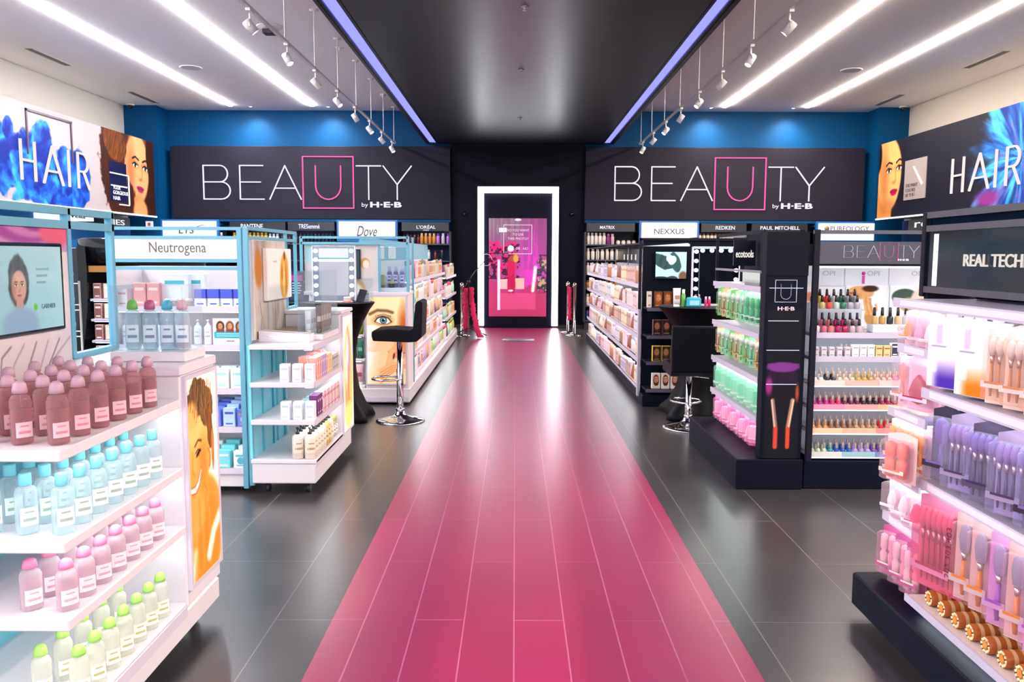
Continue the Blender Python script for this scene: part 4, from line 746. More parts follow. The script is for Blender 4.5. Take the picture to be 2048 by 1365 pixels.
row(gM, 'skincare_box', (-2.25, 4.95, .618), (-1.62, 4.95, .618), 7, 0, 'rear row, third name-sign shelf', 'box', 'mint-printed boxes', end='the outer post')
gU = [carton('royal blue wipes pack', .07, .035, .10, '5570D8', '6A84E0', 'E08A60', window='B8D0F8'), carton('pale blue wipes pack', .07, .035, .11, 'A8C4F4', 'B8D4F8', '3858C8')]
for k in range(4): row(gU, 'wipes_pack', (-2.27, 4.80+.07*k, .39), (-1.60, 4.80+.07*k, .39), 9, 0, '%s row on the blue fourth shelf' % ordw(k), 'wipes', 'blue wipes packs', end='the outer post', sc_=1+.10*k)
gV = [carton('teal and white carton', .085, .05, .10, 'E4F2F4', 'EEF6F8', '5AC0D0', window='58B8C8'), carton('aqua carton', .085, .05, .105, '6CCCD8', '80D8E0', 'F0F8F8')]
for k in range(3): row(gV, 'skincare_box', (-2.25, 4.80+.09*k, .142), (-1.62, 4.80+.09*k, .142), 7, 0, '%s row on the lowest deck' % ordw(k), 'box', 'aqua cartons on the lowest deck', end='the outer post', sc_=1+.12*k)

# ---- unit B: white display with pump bottles
B_ = thing('display_gondola', 'white wheeled display with cream pump bottles and a tall lit end panel', 'display stand', (-1.35, 5.2, 0))
part('base', MB(W).rbox(-1.53, -1.16, 4.70, 5.75, .07, .19, .006), B_); part('deck', MB(WG_).rbox(-1.535, -1.155, 4.695, 5.46, .19, .212, .003), B_); part('price_rail', bx(RAIL, -1.161, -1.155, 4.72, 5.44, .165, .205), B_)
for x, y in ((-1.22, 4.78), (-1.22, 5.68), (-1.46, 4.78)): caster(x, y, B_)
part('spine_panel', bx(TBK, -1.545, -1.53, 4.72, 5.46, .212, .88), B_)
for k, y in enumerate((4.92, 5.13, 5.22, 5.38)): part('spine_bar', bx(mat('2E9CB4' if k % 2 else '58C0D0'), -1.53, -1.524, y, y+.022, .212, .86), B_)
for z in (.885, .665, .445): shelf(B_, -1.53, -1.16, 4.70, 5.46, z, W, .028, (-1.16, -1.154, 4.71, 5.45, z-.03, z+.003), (-1.22, -1.18, 4.74, 5.42, z-.035, z-.029))
part('tower', MB(W).rbox(-1.53, -1.165, 5.46, 5.81, .19, 1.01, .005), B_); part('counter', MB(W).rbox(-1.55, -1.15, 5.45, 5.82, 1.01, 1.035, .004), B_)
lb = part('light_box', MB(RAIL).box(-1.165, -1.15, 5.47, 5.485, .19, 1.0).box(-1.165, -1.15, 5.79, 5.805, .19, 1.0).box(-1.165, -1.15, 5.485, 5.79, .985, 1.0).box(-1.165, -1.15, 5.485, 5.79, .19, .205), B_, 'pale frame of the lit flower panel')
p = Pic(.305, .78, 50, 130, 'F8E4C8'); p.ell(.16, .36, .14, .36, 'F2A860', .3); p.ell(.12, .3, .06, .22, 'E8885C', .6); p.ell(.18, .5, .05, .16, 'E87890', .7); p.ell(.10, .42, .05, .12, 'F8C8B0', .8); p.ell(.15, .1, .12, .08, 'F0C070', .6); p.line([(.15, .7), (.14, .5), (.18, .2)], .02, 'D06038', 1); p.ell(.14, .55, .03, .1, 'FFF0E0', .8)
p.mesh('flower_print', (-1.152, 5.485, .205), (0, 1, 0), (0, 0, 1), .9, lb)
vpost(B_, -1.54, 4.735, .05, 1.56, TL, .03, .02)
for y in (5.55, 5.79): vpost(B_, -1.54, y, 1.035, 1.56, TL, .022, .02)
for z in (1.542, 1.488): part('rail', bx(TL, -1.552, -1.530, 4.74, 5.80, z, z+.020), B_)
part('sill_rail', bx(TL, -1.552, -1.530, 5.51, 5.80, 1.036, 1.052), B_); part('glass_strip', bx(GLS, -1.542, -1.538, 4.745, 5.79, 1.508, 1.542), B_)
part('glass_pane', bx(GLS, -1.542, -1.538, 5.53, 5.78, 1.05, 1.488), B_); part('mural_board', bx(W, -1.56, -1.532, 4.80, 5.51, .90, 1.488), B_)
p = Pic(.70, .585, 90, 76, 'B8ADA8'); X, Y = p.X, p.Y; p.put(np.clip((fbm(X*6, Y*4, 8)-.4)*3, 0, 1)*.8, 'DDD2CC'); p.put(np.clip((fbm(X*9, Y*3, 18)-.5)*4, 0, 1)*.6, '8A7A70')
for k in range(8): p.line([(.04+.08*k, .0), (.06+.08*k+.03*math.sin(k*2), .12), (.05+.08*k, .22)], .008, '5A4C44' if k % 2 else 'C09860', 1, .7)
p.ell(.12, .42, .07, .12, 'C07830', .4); p.mesh('mural_print', (-1.5305, 4.805, .90), (0, 1, 0), (0, 0, 1), 0, B_)
t = thing('canvas_picture', 'thick white canvas picture with a golden leaf shape on the mural board', 'picture', (-1.52, 5.26, 1.12)); part('canvas', MB(mat('F2ECE6', 'matte')).rbox(-1.529, -1.50, 5.0, 5.53, 1.12, 1.44, .004), t)
p = Pic(.525, .312, 90, 54, 'F6F1EC'); p.ell(.36, .14, .10, .15, 'E8A848', .15, -.12); p.ell(.35, .12, .03, .1, 'F4CC80', .7); p.ell(.31, .16, .02, .05, 'C07828', .6); p.ell(.40, .12, .02, .1, 'C88030', .6); p.ell(.37, .27, .02, .03, '6A4420', .5); p.line([(.12, .235), (.20, .235)], .008, 'C8B89C'); p.mesh('leaf_print', (-1.4995, 5.003, 1.124), (0, 1, 0), (0, 0, 1), 0, t)
# goods on unit B
cW = carton('plain white carton', .052, .05, .105, 'ECEAF0', 'F0EEF4', 'C8D0DC')
row(cW, 'skincare_box', (-1.335, 4.745, .665), (-1.175-.016, 4.745, .665), 3, 0, 'front edge under the glass-case counter', 'box', 'white cartons on unit front', end='the teal post'); row(cW, 'skincare_box', (-1.335, 4.745, .445), (-1.191, 4.745, .445), 3, 0, 'front edge above the pump bottles', 'box', 'white cartons on unit front', end='the teal post')
cC = [carton('salmon pink slim carton', .032, .05, .13, 'E8A090', 'EDB0A0', 'F8E0D8'), carton('mauve slim carton', .032, .05, .13, 'B890C0', 'C8A4CC', 'F0E0F0'), carton('peach slim carton', .032, .05, .12, 'E8B888', 'F0C8A0', 'FFF0E0'), carton('grey slim carton', .032, .05, .10, 'B8B4B4', 'CCC8C8', '6A6A70')]
row(cC, 'skincare_box', (-1.195, 4.84, .665), (-1.195, 5.40, .665), 13, PI/2, 'row along the walkway edge, middle shelf', 'box', 'slim cartons', end='the white cartons', pick=lambda i: min(3, i//3)); row(cC, 'skincare_box', (-1.27, 4.90, .665), (-1.27, 5.40, .665), 12, PI/2, 'inner row of the middle shelf', 'box', 'slim cartons', end='the white cartons')
cD = [carton('plum slim carton', .034, .05, .125, '6A2A68', '7A3A7A', 'E8C8E0'), carton('rose slim carton', .034, .05, .125, 'D8A0AC', 'E4B4BC', 'B05070'), carton('pale pink slim carton', .034, .05, .125, 'E8CCD0', 'F0DCDC', 'C87890')]
row(cD, 'skincare_box', (-1.195, 4.84, .445), (-1.195, 5.40, .445), 13, PI/2, 'row along the walkway edge, lower shelf', 'box', 'slim cartons', end='the white cartons', pick=lambda i: 0 if i < 3 else 1+i % 2)
cM = carton('mint lidded box', .07, .07, .06, 'B8ECE8', 'C8F4F0', '80D8D0'); row(cM, 'skincare_box', (-1.29, 4.98, .445), (-1.29, 5.38, .445), 5, PI/2, 'inner row of the lower shelf', 'box', 'mint boxes', end='the teal post')
bL = bottle('cream pump bottle with black pump', .185, .031, 'E9DFD0', '1E1C1E', 'plastic', label='EDE4D2', p=3, style='pump', dot='B8A078'); bM = bottle('golden pump bottle with black pump', .185, .031, 'D8BC78', '1E1C1E', 'plastic', label='E8D8A8', p=3, style='pump', dot='8A6A38')
row([bL, bM], 'lotion_bottle', (-1.20, 4.745, .212), (-1.20, 5.22, .212), 8, .5, 'walkway-edge column on the deck', 'bottle', 'pump bottles', end='the camera side', pick=lambda i: 1 if i in (5, 6) else 0); row(bL, 'lotion_bottle', (-1.272, 4.745, .212), (-1.272, 5.1, .212), 6, .5, 'inner column on the deck', 'bottle', 'pump bottles', end='the camera side')
bC = bottle('clear small serum bottle', .13, .022, 'F0F0EC', 'C8B070', 'clear', .5, 'F4F0E8', 2, 1, 'tall', 12, '807860'); row(bC, 'serum_bottle', (-1.2, 5.29, .212), (-1.2, 5.40, .212), 3, .5, 'beside the pump bottles on the deck', 'bottle', 'clear serum bottles', end='the pump bottles')
z = acrylic(-1.32, -1.17, 4.98, 5.42, .885, 1.30, 'tall clear acrylic case of tubes on the picture display counter'); ts = tube_('white squeeze tube', .14, .018, 'ECEAEA', 'E0D8D4', 'C8C0C8'); tb = tube_('brown squeeze tube', .17, .016, '7A6058', '584840', 'C8B8A8')
row(ts, 'lotion_tube', (-1.27, 5.04, z), (-1.27, 5.36, z), 6, .4, 'inside the tall acrylic case', 'tube', 'tubes in the tall case', end='the camera side'); row(tb, 'lotion_tube', (-1.21, 5.06, z), (-1.21, 5.34, z), 5, .4, 'inside the tall acrylic case', 'tube', 'tubes in the tall case', end='the camera side')
t = thing('sample_tray', 'white angled tray on the counter below the mural board', 'tray', (-1.44, 4.9, .885)); part('tray_body', MB(W).prism([(0, 0), (.30, 0), (.30, .045), (0, .065)], -.12, o=(-1.52, 4.86, .886)), t)
t = thing('sample_tray', 'low pale tray with ridged slots beside the tall acrylic case', 'tray', (-1.43, 5.25, .885)); part('tray_body', MB(mat('D8C8B8')).rbox(-1.51, -1.35, 5.1, 5.42, .886, .92, .004), t)
for k in range(6): part('slot_ridge', bx(mat('BCA890'), -1.50, -1.36, 5.12+.05*k, 5.125+.05*k, .92, .935), t)

# ---- stretch-cloth high table with bulb mirror and bar stool
def tcloth(x, y, r, lab, ztop=1.0, sx=1.0):
    t = thing('cocktail_table', lab, 'table', (x, y, 0)); mb = MB(mat('07070E', 'flat')); n = 40; v = []; prof = [(.0, 1.0, 0), (.05, .93, .06), (.12, .74, .3), (.25, .56, .5), (.42, .48, .5), (.55, .46, .4), (.70, .52, .3), (.84, .68, .15), (.94, .86, .05), (.985, .97, 0), (1, 1, 0)]
    for a, q, lobes in prof:
        for k in range(n):
            th = 2*PI*k/n; lb_ = 1+(.42*max(0, math.cos(4*(th-PI/4)))-.25)*(1-a)**2; rr = r*q*(lb_ if a < .8 else 1); v.append((x+rr*math.cos(th)*sx, y+rr*math.sin(th), .005+(ztop-.005)*a))
    mb._add(v, [(i*n+k, i*n+(k+1) % n, (i+1)*n+(k+1) % n, (i+1)*n+k) for i in range(len(prof)-1) for k in range(n)]+[tuple(range(n-1, -1, -1))], 0, True); part('stretch_cover', mb, t)
    part('tabletop', MB(mat('1A1A24', 'matte')).lathe([(r*.99, 0), (r*.98, .006), (0, .006)], n, c=(x, y, ztop-.002), sx=sx), t)
    return t
tcloth(-1.50, 7.02, .30, 'high round table in a black stretch cover behind the pump bottle display')
BULB = mat('FFFFFF', 'lamp', 3.0); MIR = mat('E8EEF2', 'mirror')
def bulb_mirror(x0, x1, y, z0, z1, sides, lab, top=0):
    t = thing('vanity_mirror', lab, 'mirror', ((x0+x1)/2, y, z0)); part('frame', MB(mat('A8B4C0', 'mirror')).rbox(x0, x1, y, y+.04, z0+.015, z1, .006), t); part('base', MB(mat('D8D4DA')).rbox(x0+.02, x1-.02, y-.05, y+.09, z0, z0+.015, .004), t)
    part('bright_rim', MB(mat('DCD8E2', 'plastic')).box(x0-.004, x0+.003, y-.004, y+.041, z0+.015, z1).box(x1-.003, x1+.004, y-.004, y+.041, z0+.015, z1).box(x0, x1, y-.004, y+.041, z1-.003, z1+.004), t)
    part('mirror_glass', bx(MIR, x0+.055, x1-.055, y-.003, y, z0+.06, z1-(.055 if top else .02)), t)
    zs = [z0+.07+(z1-z0-.11)*k/(sides-1) for k in range(sides)]; P_ = [(x, z) for x in (x0+.028, x1-.028) for z in zs]+[(x0+(x1-x0)*(k+1)/(top+1), z1-.03) for k in range(top)]
    for x, z in P_: part('bulb', MB(BULB).lathe([(0, -.017), (.012, -.012), (.017, 0), (.012, .012), (0, .017)], 12, c=(x, y-.014, z)), t)
    return t
bulb_mirror(-1.70, -1.345, 6.93, 1.004, 1.475, 6, 'white bulb-edged vanity mirror standing on the round black table')
for x, w in ((-1.30, 'with a mirror card front'),): 
    z = acrylic(-1.36, -1.22, 7.0, 7.1, 1.004, 1.20, 'small clear acrylic stand on the round black table', False)
t = thing('phone', 'dark phone leaning in the acrylic stand on the round black table', 'phone', (-1.29, 6.95, 1.004)); part('phone_body', MB(mat('30303C', 'gloss')).rbox(-.033, .033, -.004, .004, 0, .12, .003).xf(Matrix.Translation((-1.31, 6.94, 1.006)) @ Matrix.Rotation(-.5, 4, 'X') @ Matrix.Rotation(.2, 4, 'Y')), t)
place(jar('small rose tub', .05, .03, 'E8A8A0', 'F4F0F0'), 'cream_jar', -1.40, 6.86, 1.004, 0, 'small rose tub in front of the bulb mirror on the round table', 'jar'); place(carton('c', .05, .04, .09, 'F0F0F4', 'F4F4F8', 'A0A8B0'), 'skincare_box', -1.27, 7.05, 1.004, 0, 'small white box inside the acrylic stand on the round table', 'box')
CH = mat('E4E4E8', 'metal'); SE = mat('0A0A14', 'flat')
def stool(x, y, lab, seat, face, back):     # face: rotation of the seat; seat opens towards local -X
    t = thing('bar_stool', lab, 'bar stool', (x, y, 0), None); R_ = Matrix.Translation((x, y, 0)) @ Matrix.Rotation(face, 4, 'Z'); O = Vector((x, y, 0))
    def pp(n, mb, l=None, par=t): o = bpy.data.objects.new(n, mb.xf(Matrix.Rotation(face, 4, 'Z')).mesh(n)); C.objects.link(o); o.parent = par; return o
    pp('base', MB(CH).lathe([(.205, 0), (.207, .008), (.19, .018), (.13, .030), (.07, .045), (.045, .065), (.038, .085), (.03, .09), (0, .09)], 36)); pp('column', MB(CH).lathe([(.03, .085), (.03, seat-.30), (.024, seat-.295), (.024, seat-.02), (.0, seat-.02)], 20))
    pp('collar', MB(CH).lathe([(.037, .085), (.037, .11), (.03, .115)], 16)); zr = seat-.38 if seat > .6 else seat-.29
    pp('foot_ring', MB(CH).tube([(-.11+.125*math.cos(a), .125*math.sin(a), zr) for a in [2*PI*k/24 for k in range(24)]], .0095, 8, closed=True).box(-.04, .0, -.012, .012, zr-.012, zr+.012))
    s_ = MB(SE); w = .185
    prof = [(-.205, seat-.005), (-.195, seat-.045), (.10, seat-.055), (.165, seat-.05), (.205, seat-.01), (.215, seat+back), (.20, seat+back+.015), (.17, seat+back+.015), (.155, seat+back-.01), (.135, seat+.065), (.10, seat+.045), (-.05, seat+.055), (-.18, seat+.045), (-.205, seat+.03)]
    s_.prism([(a, b) for a, b in prof], -2*w, o=(0, -w, 0), u=(1, 0, 0), v=(0, 0, 1)); o = pp('seat_shell', s_); bv = o.modifiers.new('b', 'BEVEL'); bv.width = .012; bv.segments = 3
    pp('lever', MB(CH).tube([(0, .03, seat-.07), (0, .16, seat-.085)], .006, 6)); pp('seat_plate', MB(CH).lathe([(.06, seat-.062), (.06, seat-.052), (0, seat-.052)], 16))
    return t
stool(-.972, 6.90, 'black padded bar stool with chrome base beside the giant eye panel', .745, 0, .27)

# ---- long white gondola with the eye panel
G = thing('display_gondola', 'long white gondola with a giant eye portrait on its end', 'display stand', (-1.5, 8, 0)); xa, xb = -1.99, -1.0
part('base', MB(W).rbox(xa, xb+.01, 7.66, 14.0, .02, .155, .006), G); part('kick_strip', bx(RAIL, xa+.01, xb, 7.655, 7.66, .03, .075), G)
part('spine_panel', bx(mat('E4E6EE'), -1.52, -1.48, 8.05, 14.0, .155, 1.34), G); part('spine_header', bx(mat('62B4CC'), -1.52, -1.48, 8.05, 14.0, 1.34, 1.54), G)
part('tower', MB(W).rbox(-1.40, xb, 7.68, 8.05, .155, 1.03, .005), G); part('counter', MB(W).rbox(xa, xb+.005, 7.67, 8.06, 1.03, 1.06, .004), G); part('end_panel', bx(W, xa, -1.40, 7.95, 8.05, .155, 1.03), G)
for z in (.18, .43, .66): shelf(G, xa+.01, -1.41, 7.67, 7.95, z, W, .022, None, (xa+.05, -1.45, 7.69, 7.71, z-.027, z-.0225), 'end_shelf')
lb = part('light_box', MB(RAIL).box(-1.40, -1.385, 7.665, 7.68, .185, 1.03).box(-1.025, -1.01, 7.665, 7.68, .185, 1.03).box(-1.385, -1.025, 7.665, 7.68, 1.015, 1.03).box(-1.385, -1.025, 7.665, 7.68, .185, .2), G, 'pale frame of the lit eye portrait')
p = Pic(.36, .815, 120, 270, 'F4CE9C'); X, Y = p.X, p.Y; p.ell(.30, .70, .24, .2, 'F8DCA8', 1); p.put(np.clip((.16-X-.35*(.55-Y))*9, 0, 1)*(Y < .55), 'FFF8F0'); p.ell(.345, .5, .05, .22, 'C8682C', 1, 0); p.ell(.33, .36, .06, .08, 'D88848', 1)
p.ell(.15, .60, .085, .05, 'B8804C', .8); p.line([(.03, .655), (.10, .69), (.19, .685), (.24, .67)], .026, '5A3A22', .8, .85); p.ell(.15, .592, .066, .034, 'F2EEE8', .15); p.ell(.155, .597, .034, .034, '2C5060', .15); p.ell(.155, .597, .026, .026, '6A98A0', .4); p.ell(.155, .597, .014, .014, '0C1014', .2); p.ell(.165, .607, .005, .005, 'FFFFFF', .4)
p.line([(.075, .585), (.10, .617), (.15, .634), (.20, .618), (.232, .582)], .010, '2A1A12'); p.line([(.08, .582), (.13, .562), (.19, .562), (.23, .58)], .006, '6A4028'); p.line([(.10, .64), (.16, .655), (.22, .635)], .006, '9A6840')
for k in range(9): p.line([(.09+.016*k, .618+.012*math.sin(k*.4)), (.082+.018*k, .642)], .003, '2A1A12', 1, .8)
p.ell(.30, .305, .10, .026, 'D8806C', .3); p.ell(.29, .27, .09, .03, 'E09078', .4); p.line([(.20, .295), (.36, .290)], .007, '8A3C30'); p.ell(.22, .23, .035, .13, 'F0B078', .3, -.3); p.line([(.20, .13), (.235, .30)], .05, 'F4BC84', .6); p.ell(.250, .262, .010, .030, '7A2A18', .6, -.2)
for k in range(4): p.line([(.12, .02+.035*k), (.24, .13+.02*k), (.36, .17+.01*k)], .038, 'F2B47C', .7); p.line([(.12, .0+.035*k), (.24, .11+.02*k), (.36, .15+.01*k)], .006, 'C87844', 1, .8)
p.put(np.clip((.14-X-.3*(.3-Y))*9, 0, 1)*(Y < .3), 'FFF8F2'); p.mesh('eye_print', (-1.385, 7.667, .2), (1, 0, 0), (0, 0, 1), .45, lb)
for x in (xa, xb+.0): vpost(G, x, 7.70, 1.06, 1.575, TL, .028, .02)
vpost(G, -1.27, 7.72, 1.06, 1.5, TL, .022, .02)
for z in (1.553, 1.500): part('rail', bx(TL, xa, xb, 7.69, 7.71, z, z+.022), G)
part('glass_strip', bx(GLS, xa, xb, 7.698, 7.702, 1.522, 1.553), G); part('glass_pane', bx(GLS, -1.26, xb, 7.718, 7.722, 1.06, 1.5), G); part('mural_board', bx(W, xa+.02, -1.28, 7.73, 7.75, 1.06, 1.5), G)
p = Pic(.67, .43, 110, 70, 'D4CCCA'); p.ell(.08, .36, .09, .12, 'A8CCD4', .5).ell(.42, .0, .15, .13, 'C8A070', .15).ell(.42, -.02, .12, .11, 'E8DCC8', .2).ell(.56, .26, .045, .05, 'C09858', .3).ell(.57, .25, .03, .04, 'E8DCD0', .3).ell(.40, .36, .06, .03, 'B89878', .5); p.mesh('mural_print', (xa+.025, 7.7295, 1.065), (1, 0, 0), (0, 0, 1), .0, G)
t = thing('wall_tablet', 'dark upright tablet screen on the arch mural behind the bulb mirror', 'screen', (-1.49, 7.71, 1.18)); part('bezel', MB(mat('181820', 'gloss')).rbox(-1.53, -1.445, 7.71, 7.729, 1.18, 1.455, .003), t); part('screen', bx(mat('4A5A66', 'emit', .8), -1.522, -1.453, 7.708, 7.71, 1.19, 1.445), t)
for b, (ya, yb, zs) in enumerate(((8.06, 12.0, (.18, .417, .657, .904, 1.159)), (12.04, 13.98, (.18, .472, .792, 1.086)))):
    for z in zs:
        xf_ = -1.03 if b == 0 else -1.01
        shelf(G, -1.48, xf_, ya, yb, z, W, .02, (xf_, xf_+.008, ya, yb, z-.032, z+.006), (xf_-.05, xf_-.02, ya+.02, yb-.02, z-.025, z-.0205))
vpost(G, -1.0, 8.07, .155, 1.575, TL, .02, .02)
part('end_panel_white', bx(W, -1.48, -1.03, 8.052, 8.06, .155, 1.06), G)
part('top_rail', bx(TL, -1.515, -1.485, 8.05, 14.0, 1.54, 1.575), G)
for k, x in enumerate((0, 1)): part('header_card', bx(mat('F4F4F8'), -1.478, -1.472, 8.7+.9*k, 9.3+.9*k, 1.36, 1.5), G)
def mixp(cols, h, r):
    out = []
    for i, (d, c, k) in enumerate(cols):
        q = i % 3; out.append(bottle(d+' bottle', h, r, c, k, style='tall', n=8, p=3, sy=.7) if q == 0 else (tube_(d+' tube', h*.95, r, c, k) if q == 1 else carton(d+' carton', r*2.2, r*1.6, h*.92, c, k, 'F0F0F4')))
    return out
MX = mixp([('white', 'EDE8EE', 'B8B0C0'), ('pale pink', 'EBC8D2', 'E0A0B0'), ('cream', 'EEE4D4', 'C8B898'), ('silver', 'C4C4D0', '8A8A98'), ('lilac', 'CDB8DC', 'A888C8'), ('lavender', 'DCD4EA', '7A68A8'), ('white-capped', 'E4EAF0', 'FFFFFF'), ('mint', 'BCE4D0', '70B890'), ('rose', 'DE9CB0', 'F0D8E0'), ('lime', 'BEDC6C', '70A830'), ('sand', 'DCC0A0', 'A88858'), ('blush', 'F0D4CC', 'C87868'), ('beige', 'E2D4C4', '9A8468'), ('tan', 'D0A888', '8A6040'), ('peach', 'F0BE9C', 'D88858'), ('red-capped', 'F0E4E4', 'D83048'), ('plum', '8A4A78', '5A2A50'), ('ivory', 'F2EEE0', 'C8A850')], .185, .026)
rows_ = [(.18, 'lowest shelf'), (.417, 'second-lowest shelf'), (.657, 'middle shelf'), (.904, 'second-highest shelf'), (1.159, 'top shelf')]
nm_of = lambda pr: 'lotion_bottle' if 'bottle' in pr.desc else ('lotion_tube' if 'tube' in pr.desc else 'skincare_box')
def mixrow(PR, x, ya, yb, z, pitch, rz, where, seed, group, end='near end', n3=7, maxh=1.0):
    rnd = random.Random(seed); y = ya; i = 0; run = 0; pr = None; last = None
    while y < yb:
        if run == 0: pr = rnd.choice(PR); run = rnd.randint(2, 6)
        nm = nm_of(pr); place(pr, nm, x, y, z, rz, '%s, %s from %s, %s' % (pr.desc, ordw(i), end, where), 'bottle' if nm == 'lotion_bottle' else ('tube' if nm == 'lotion_tube' else 'box'), group, True, sc_=maxh*(.85+.3*rnd.random() if run == 1 else 1.0))
        run -= 1; y += pitch; i += 1
for k, (z, w) in enumerate(rows_): mixrow(MX, -1.075, 8.12, 11.95, z, .068, PI/2, w+' of long white gondola', 10+k, 'goods on the long white gondola')
for k, (z, w) in enumerate(((.18, 'lowest shelf'), (.472, 'second-lowest shelf'), (.792, 'second-highest shelf'), (1.086, 'top shelf'))): mixrow(MX[7:]+MX[:3], -1.055, 12.1, 13.95, z, .08, PI/2, w+', far bay of white gondola', 30+k, 'goods on the far bay of the white gondola')
eg = [tube_('dark green tube', .17, .028, '1E6A50', '143C30', '80C0A0'), tube_('olive green tube', .17, .028, '8AA83C', '5A7020', 'D8E8A0')]; row(eg[0], 'lotion_tube', (-1.86, 7.74, .43), (-1.46, 7.74, .43), 7, 0, 'dark middle shelf beside the eye portrait', 'tube', 'green tubes', end='the outer end')
row(eg[1], 'lotion_tube', (-1.86, 7.74, .66), (-1.46, 7.74, .66), 7, 0, 'upper shelf beside the eye portrait', 'tube', 'green tubes', end='the outer end'); row([tube_('rose floral tube', .19, .034, 'D8A8B0', 'F0E8E8', 'A05070'), tube_('sand floral tube', .19, .034, 'D8C8A0', 'F0E8E8', 'B03048')], 'lotion_tube', (-1.86, 7.74, .18), (-1.47, 7.74, .18), 5, 0, 'lowest shelf beside the eye portrait', 'tube', 'floral tubes', end='the outer end')
z = acrylic(-1.30, -1.02, 7.765, 7.98, 1.06, 1.47, 'tall clear acrylic case of lavender bottles above the eye portrait'); bV = bottle('lavender mist bottle', .2, .024, 'C4A8DC', 'D8C8E4', 'clear', .3, 'E0D0F0', 2, 1, 'tall', 12, '604890')
row(bV, 'mist_bottle', (-1.20, 7.88, z), (-1.08, 7.88, z), 3, 0, 'in the case above the eye portrait', 'bottle', 'lavender bottles', end='the mural'); place(jar('g', .06, .028, '3A2C50', 'D8C060'), 'cream_jar', -1.17, 7.806, z, 0, 'small dark jar with a yellow lid in the lavender case', 'jar'); place(tube_('t', .12, .02, 'C8B088', '8A7850'), 'lotion_tube', -1.25, 7.80, z, 0, 'small tan tube beside the lavender bottles', 'tube')
t = thing('promo_sign', 'narrow navy sign with a magenta square behind the framed picture', 'sign', (-1.95, 7.4, 1.0)); part('sign_board', bx(mat('1A1C48'), -2.02, -1.90, 7.40, 7.41, 1.0, 1.25), t); part('magenta_square', bx(mat('C01C98'), -2.01, -1.91, 7.397, 7.40, 1.17, 1.22), t); part('support_pole', MB(mat('30303A')).tube([(-1.96, 7.405, 0), (-1.96, 7.405, 1.0)], .01, 8), t)
for k in range(5): part('print_line', bx(mat('D8D8EC'), -2.0, -1.93+.01*(k % 2), 7.397, 7.40, 1.145-.022*k, 1.153-.022*k), t)
# ---- curved black makeup stand seen through the nearest frame
K_ = thing('makeup_display', 'curved black makeup display seen through the nearest teal frame', 'display stand', (-3.2, 6.6, 0)); BG = mat('14141A', 'gloss')
part('base', MB(BG).rbox(-3.75, -2.6, 6.5, 7.1, 0, .16, .01), K_); part('back_panel', bx(mat('2A2630'), -3.72, -2.62, 6.95, 7.0, .16, 1.45), K_)
cv = [(-3.56+.13*math.sin((z-.16)*1.5), z) for z in [.16+.13*k for k in range(11)]]; part('curved_side', MB(BG).prism([(x, z) for x, z in cv]+[(x+.05+.02*k/10, z) for k, (x, z) in reversed(list(enumerate(cv)))], -.45, o=(0, 6.48, 0), u=(1, 0, 0), v=(0, 0, 1)), K_)
hd = part('curved_header', MB(BG).lathe([(.5, 1.33), (.52, 1.52), (.48, 1.53), (0, 1.53)], 24, c=(-3.1, 6.95, 0), sx=1, sy=.95), K_)
part('bronze_band', bx(mat('B07840', 'brushed'), -3.36, -2.8, 6.50, 6.52, 1.26, 1.31), K_)
FC = [('rose-lidded palette box', 'D8A0A0', '8A4A4A'), ('tan palette box', 'C89878', 'E8D0C0'), ('brown palette box', '8A5A44', 'E0B090')]; fcp = [carton(d, .06, .04, .12, a, b, 'F0E0D8') for d, a, b in FC]
for k, z in enumerate((.35, .55, .72, .89, 1.05)):
    shelf(K_, -3.36, -2.64, 6.5, 6.95, z, mat('BCB4C8', 'plastic'), .02, None, (-3.34, -2.66, 6.52, 6.54, z-.024, z-.0205)); row(fcp, 'palette_box', (-3.32, 6.56, z), (-2.68, 6.56, z), 9, 0, '%s lit shelf up in the curved stand' % ordw(k), 'box', 'palette boxes in the curved stand', True, end='the curve')
t = thing('wire_rack', 'thin white wire spinner rack beside the curved black makeup display', 'rack', (-3.42, 6.2, 0)); wm = mat('E8E0D8')
part('pole', MB(wm).tube([(-3.28, 6.2, 0.02), (-3.28, 6.2, 1.2)], .008, 6), t); part('foot', MB(wm).lathe([(.12, 0), (.12, .012), (0, .02)], 16, c=(-3.28, 6.2, 0)), t)
for k in range(3): part('wire_basket', MB(wm).tube([(-3.28, 6.2, .62+.2*k), (-3.40, 6.2, .62+.2*k), (-3.40, 6.2, .78+.2*k), (-3.28, 6.2, .78+.2*k)], .005, 6), t)
# ================================================================== THE BLACK DISPLAYS
K1 = mat('040B1C', 'flat'); K2 = mat('060812', 'gloss'); K3 = mat('1B1A26', 'flat'); LVR = mat('B8AEBC', 'plastic'); SL2 = mat('FBF4FF', 'lamp', SHELF_LED*.2); PEG = mat('DDE6DC', 'plastic')
# ---- long black gondola of hair colour
R_ = thing('display_gondola', 'long black gondola of pale cartons with a dark screen end', 'display stand', (1.7, 8, 0)); xa, xb = 1.19, 2.30
part('base', MB(K1).rbox(xa, xb, 7.62, 13.8, .0, .105, .006), R_); part('spine_panel', bx(mat('C8C4CC'), 1.70, 1.74, 7.9, 13.8, .105, 1.30), R_); part('spine_header', bx(K2, 1.70, 1.74, 7.9, 13.8, 1.30, 1.56), R_)
part('end_panel', bx(K1, 1.21, xb, 7.86, 7.90, .105, 1.56), R_); part('corner_post', MB(mat('B8B0C0')).rbox(1.172, 1.20, 7.84, 7.90, .06, 1.16, .003), R_)
for x in (1.18, xb): vpost(R_, x, 7.84, .9, 1.572, K3, .026, .02)
part('top_rail', bx(K3, 1.17, xb, 7.83, 7.85, 1.55, 1.572), R_); part('top_rail', bx(K3, 1.705, 1.735, 7.9, 13.8, 1.56, 1.58), R_)
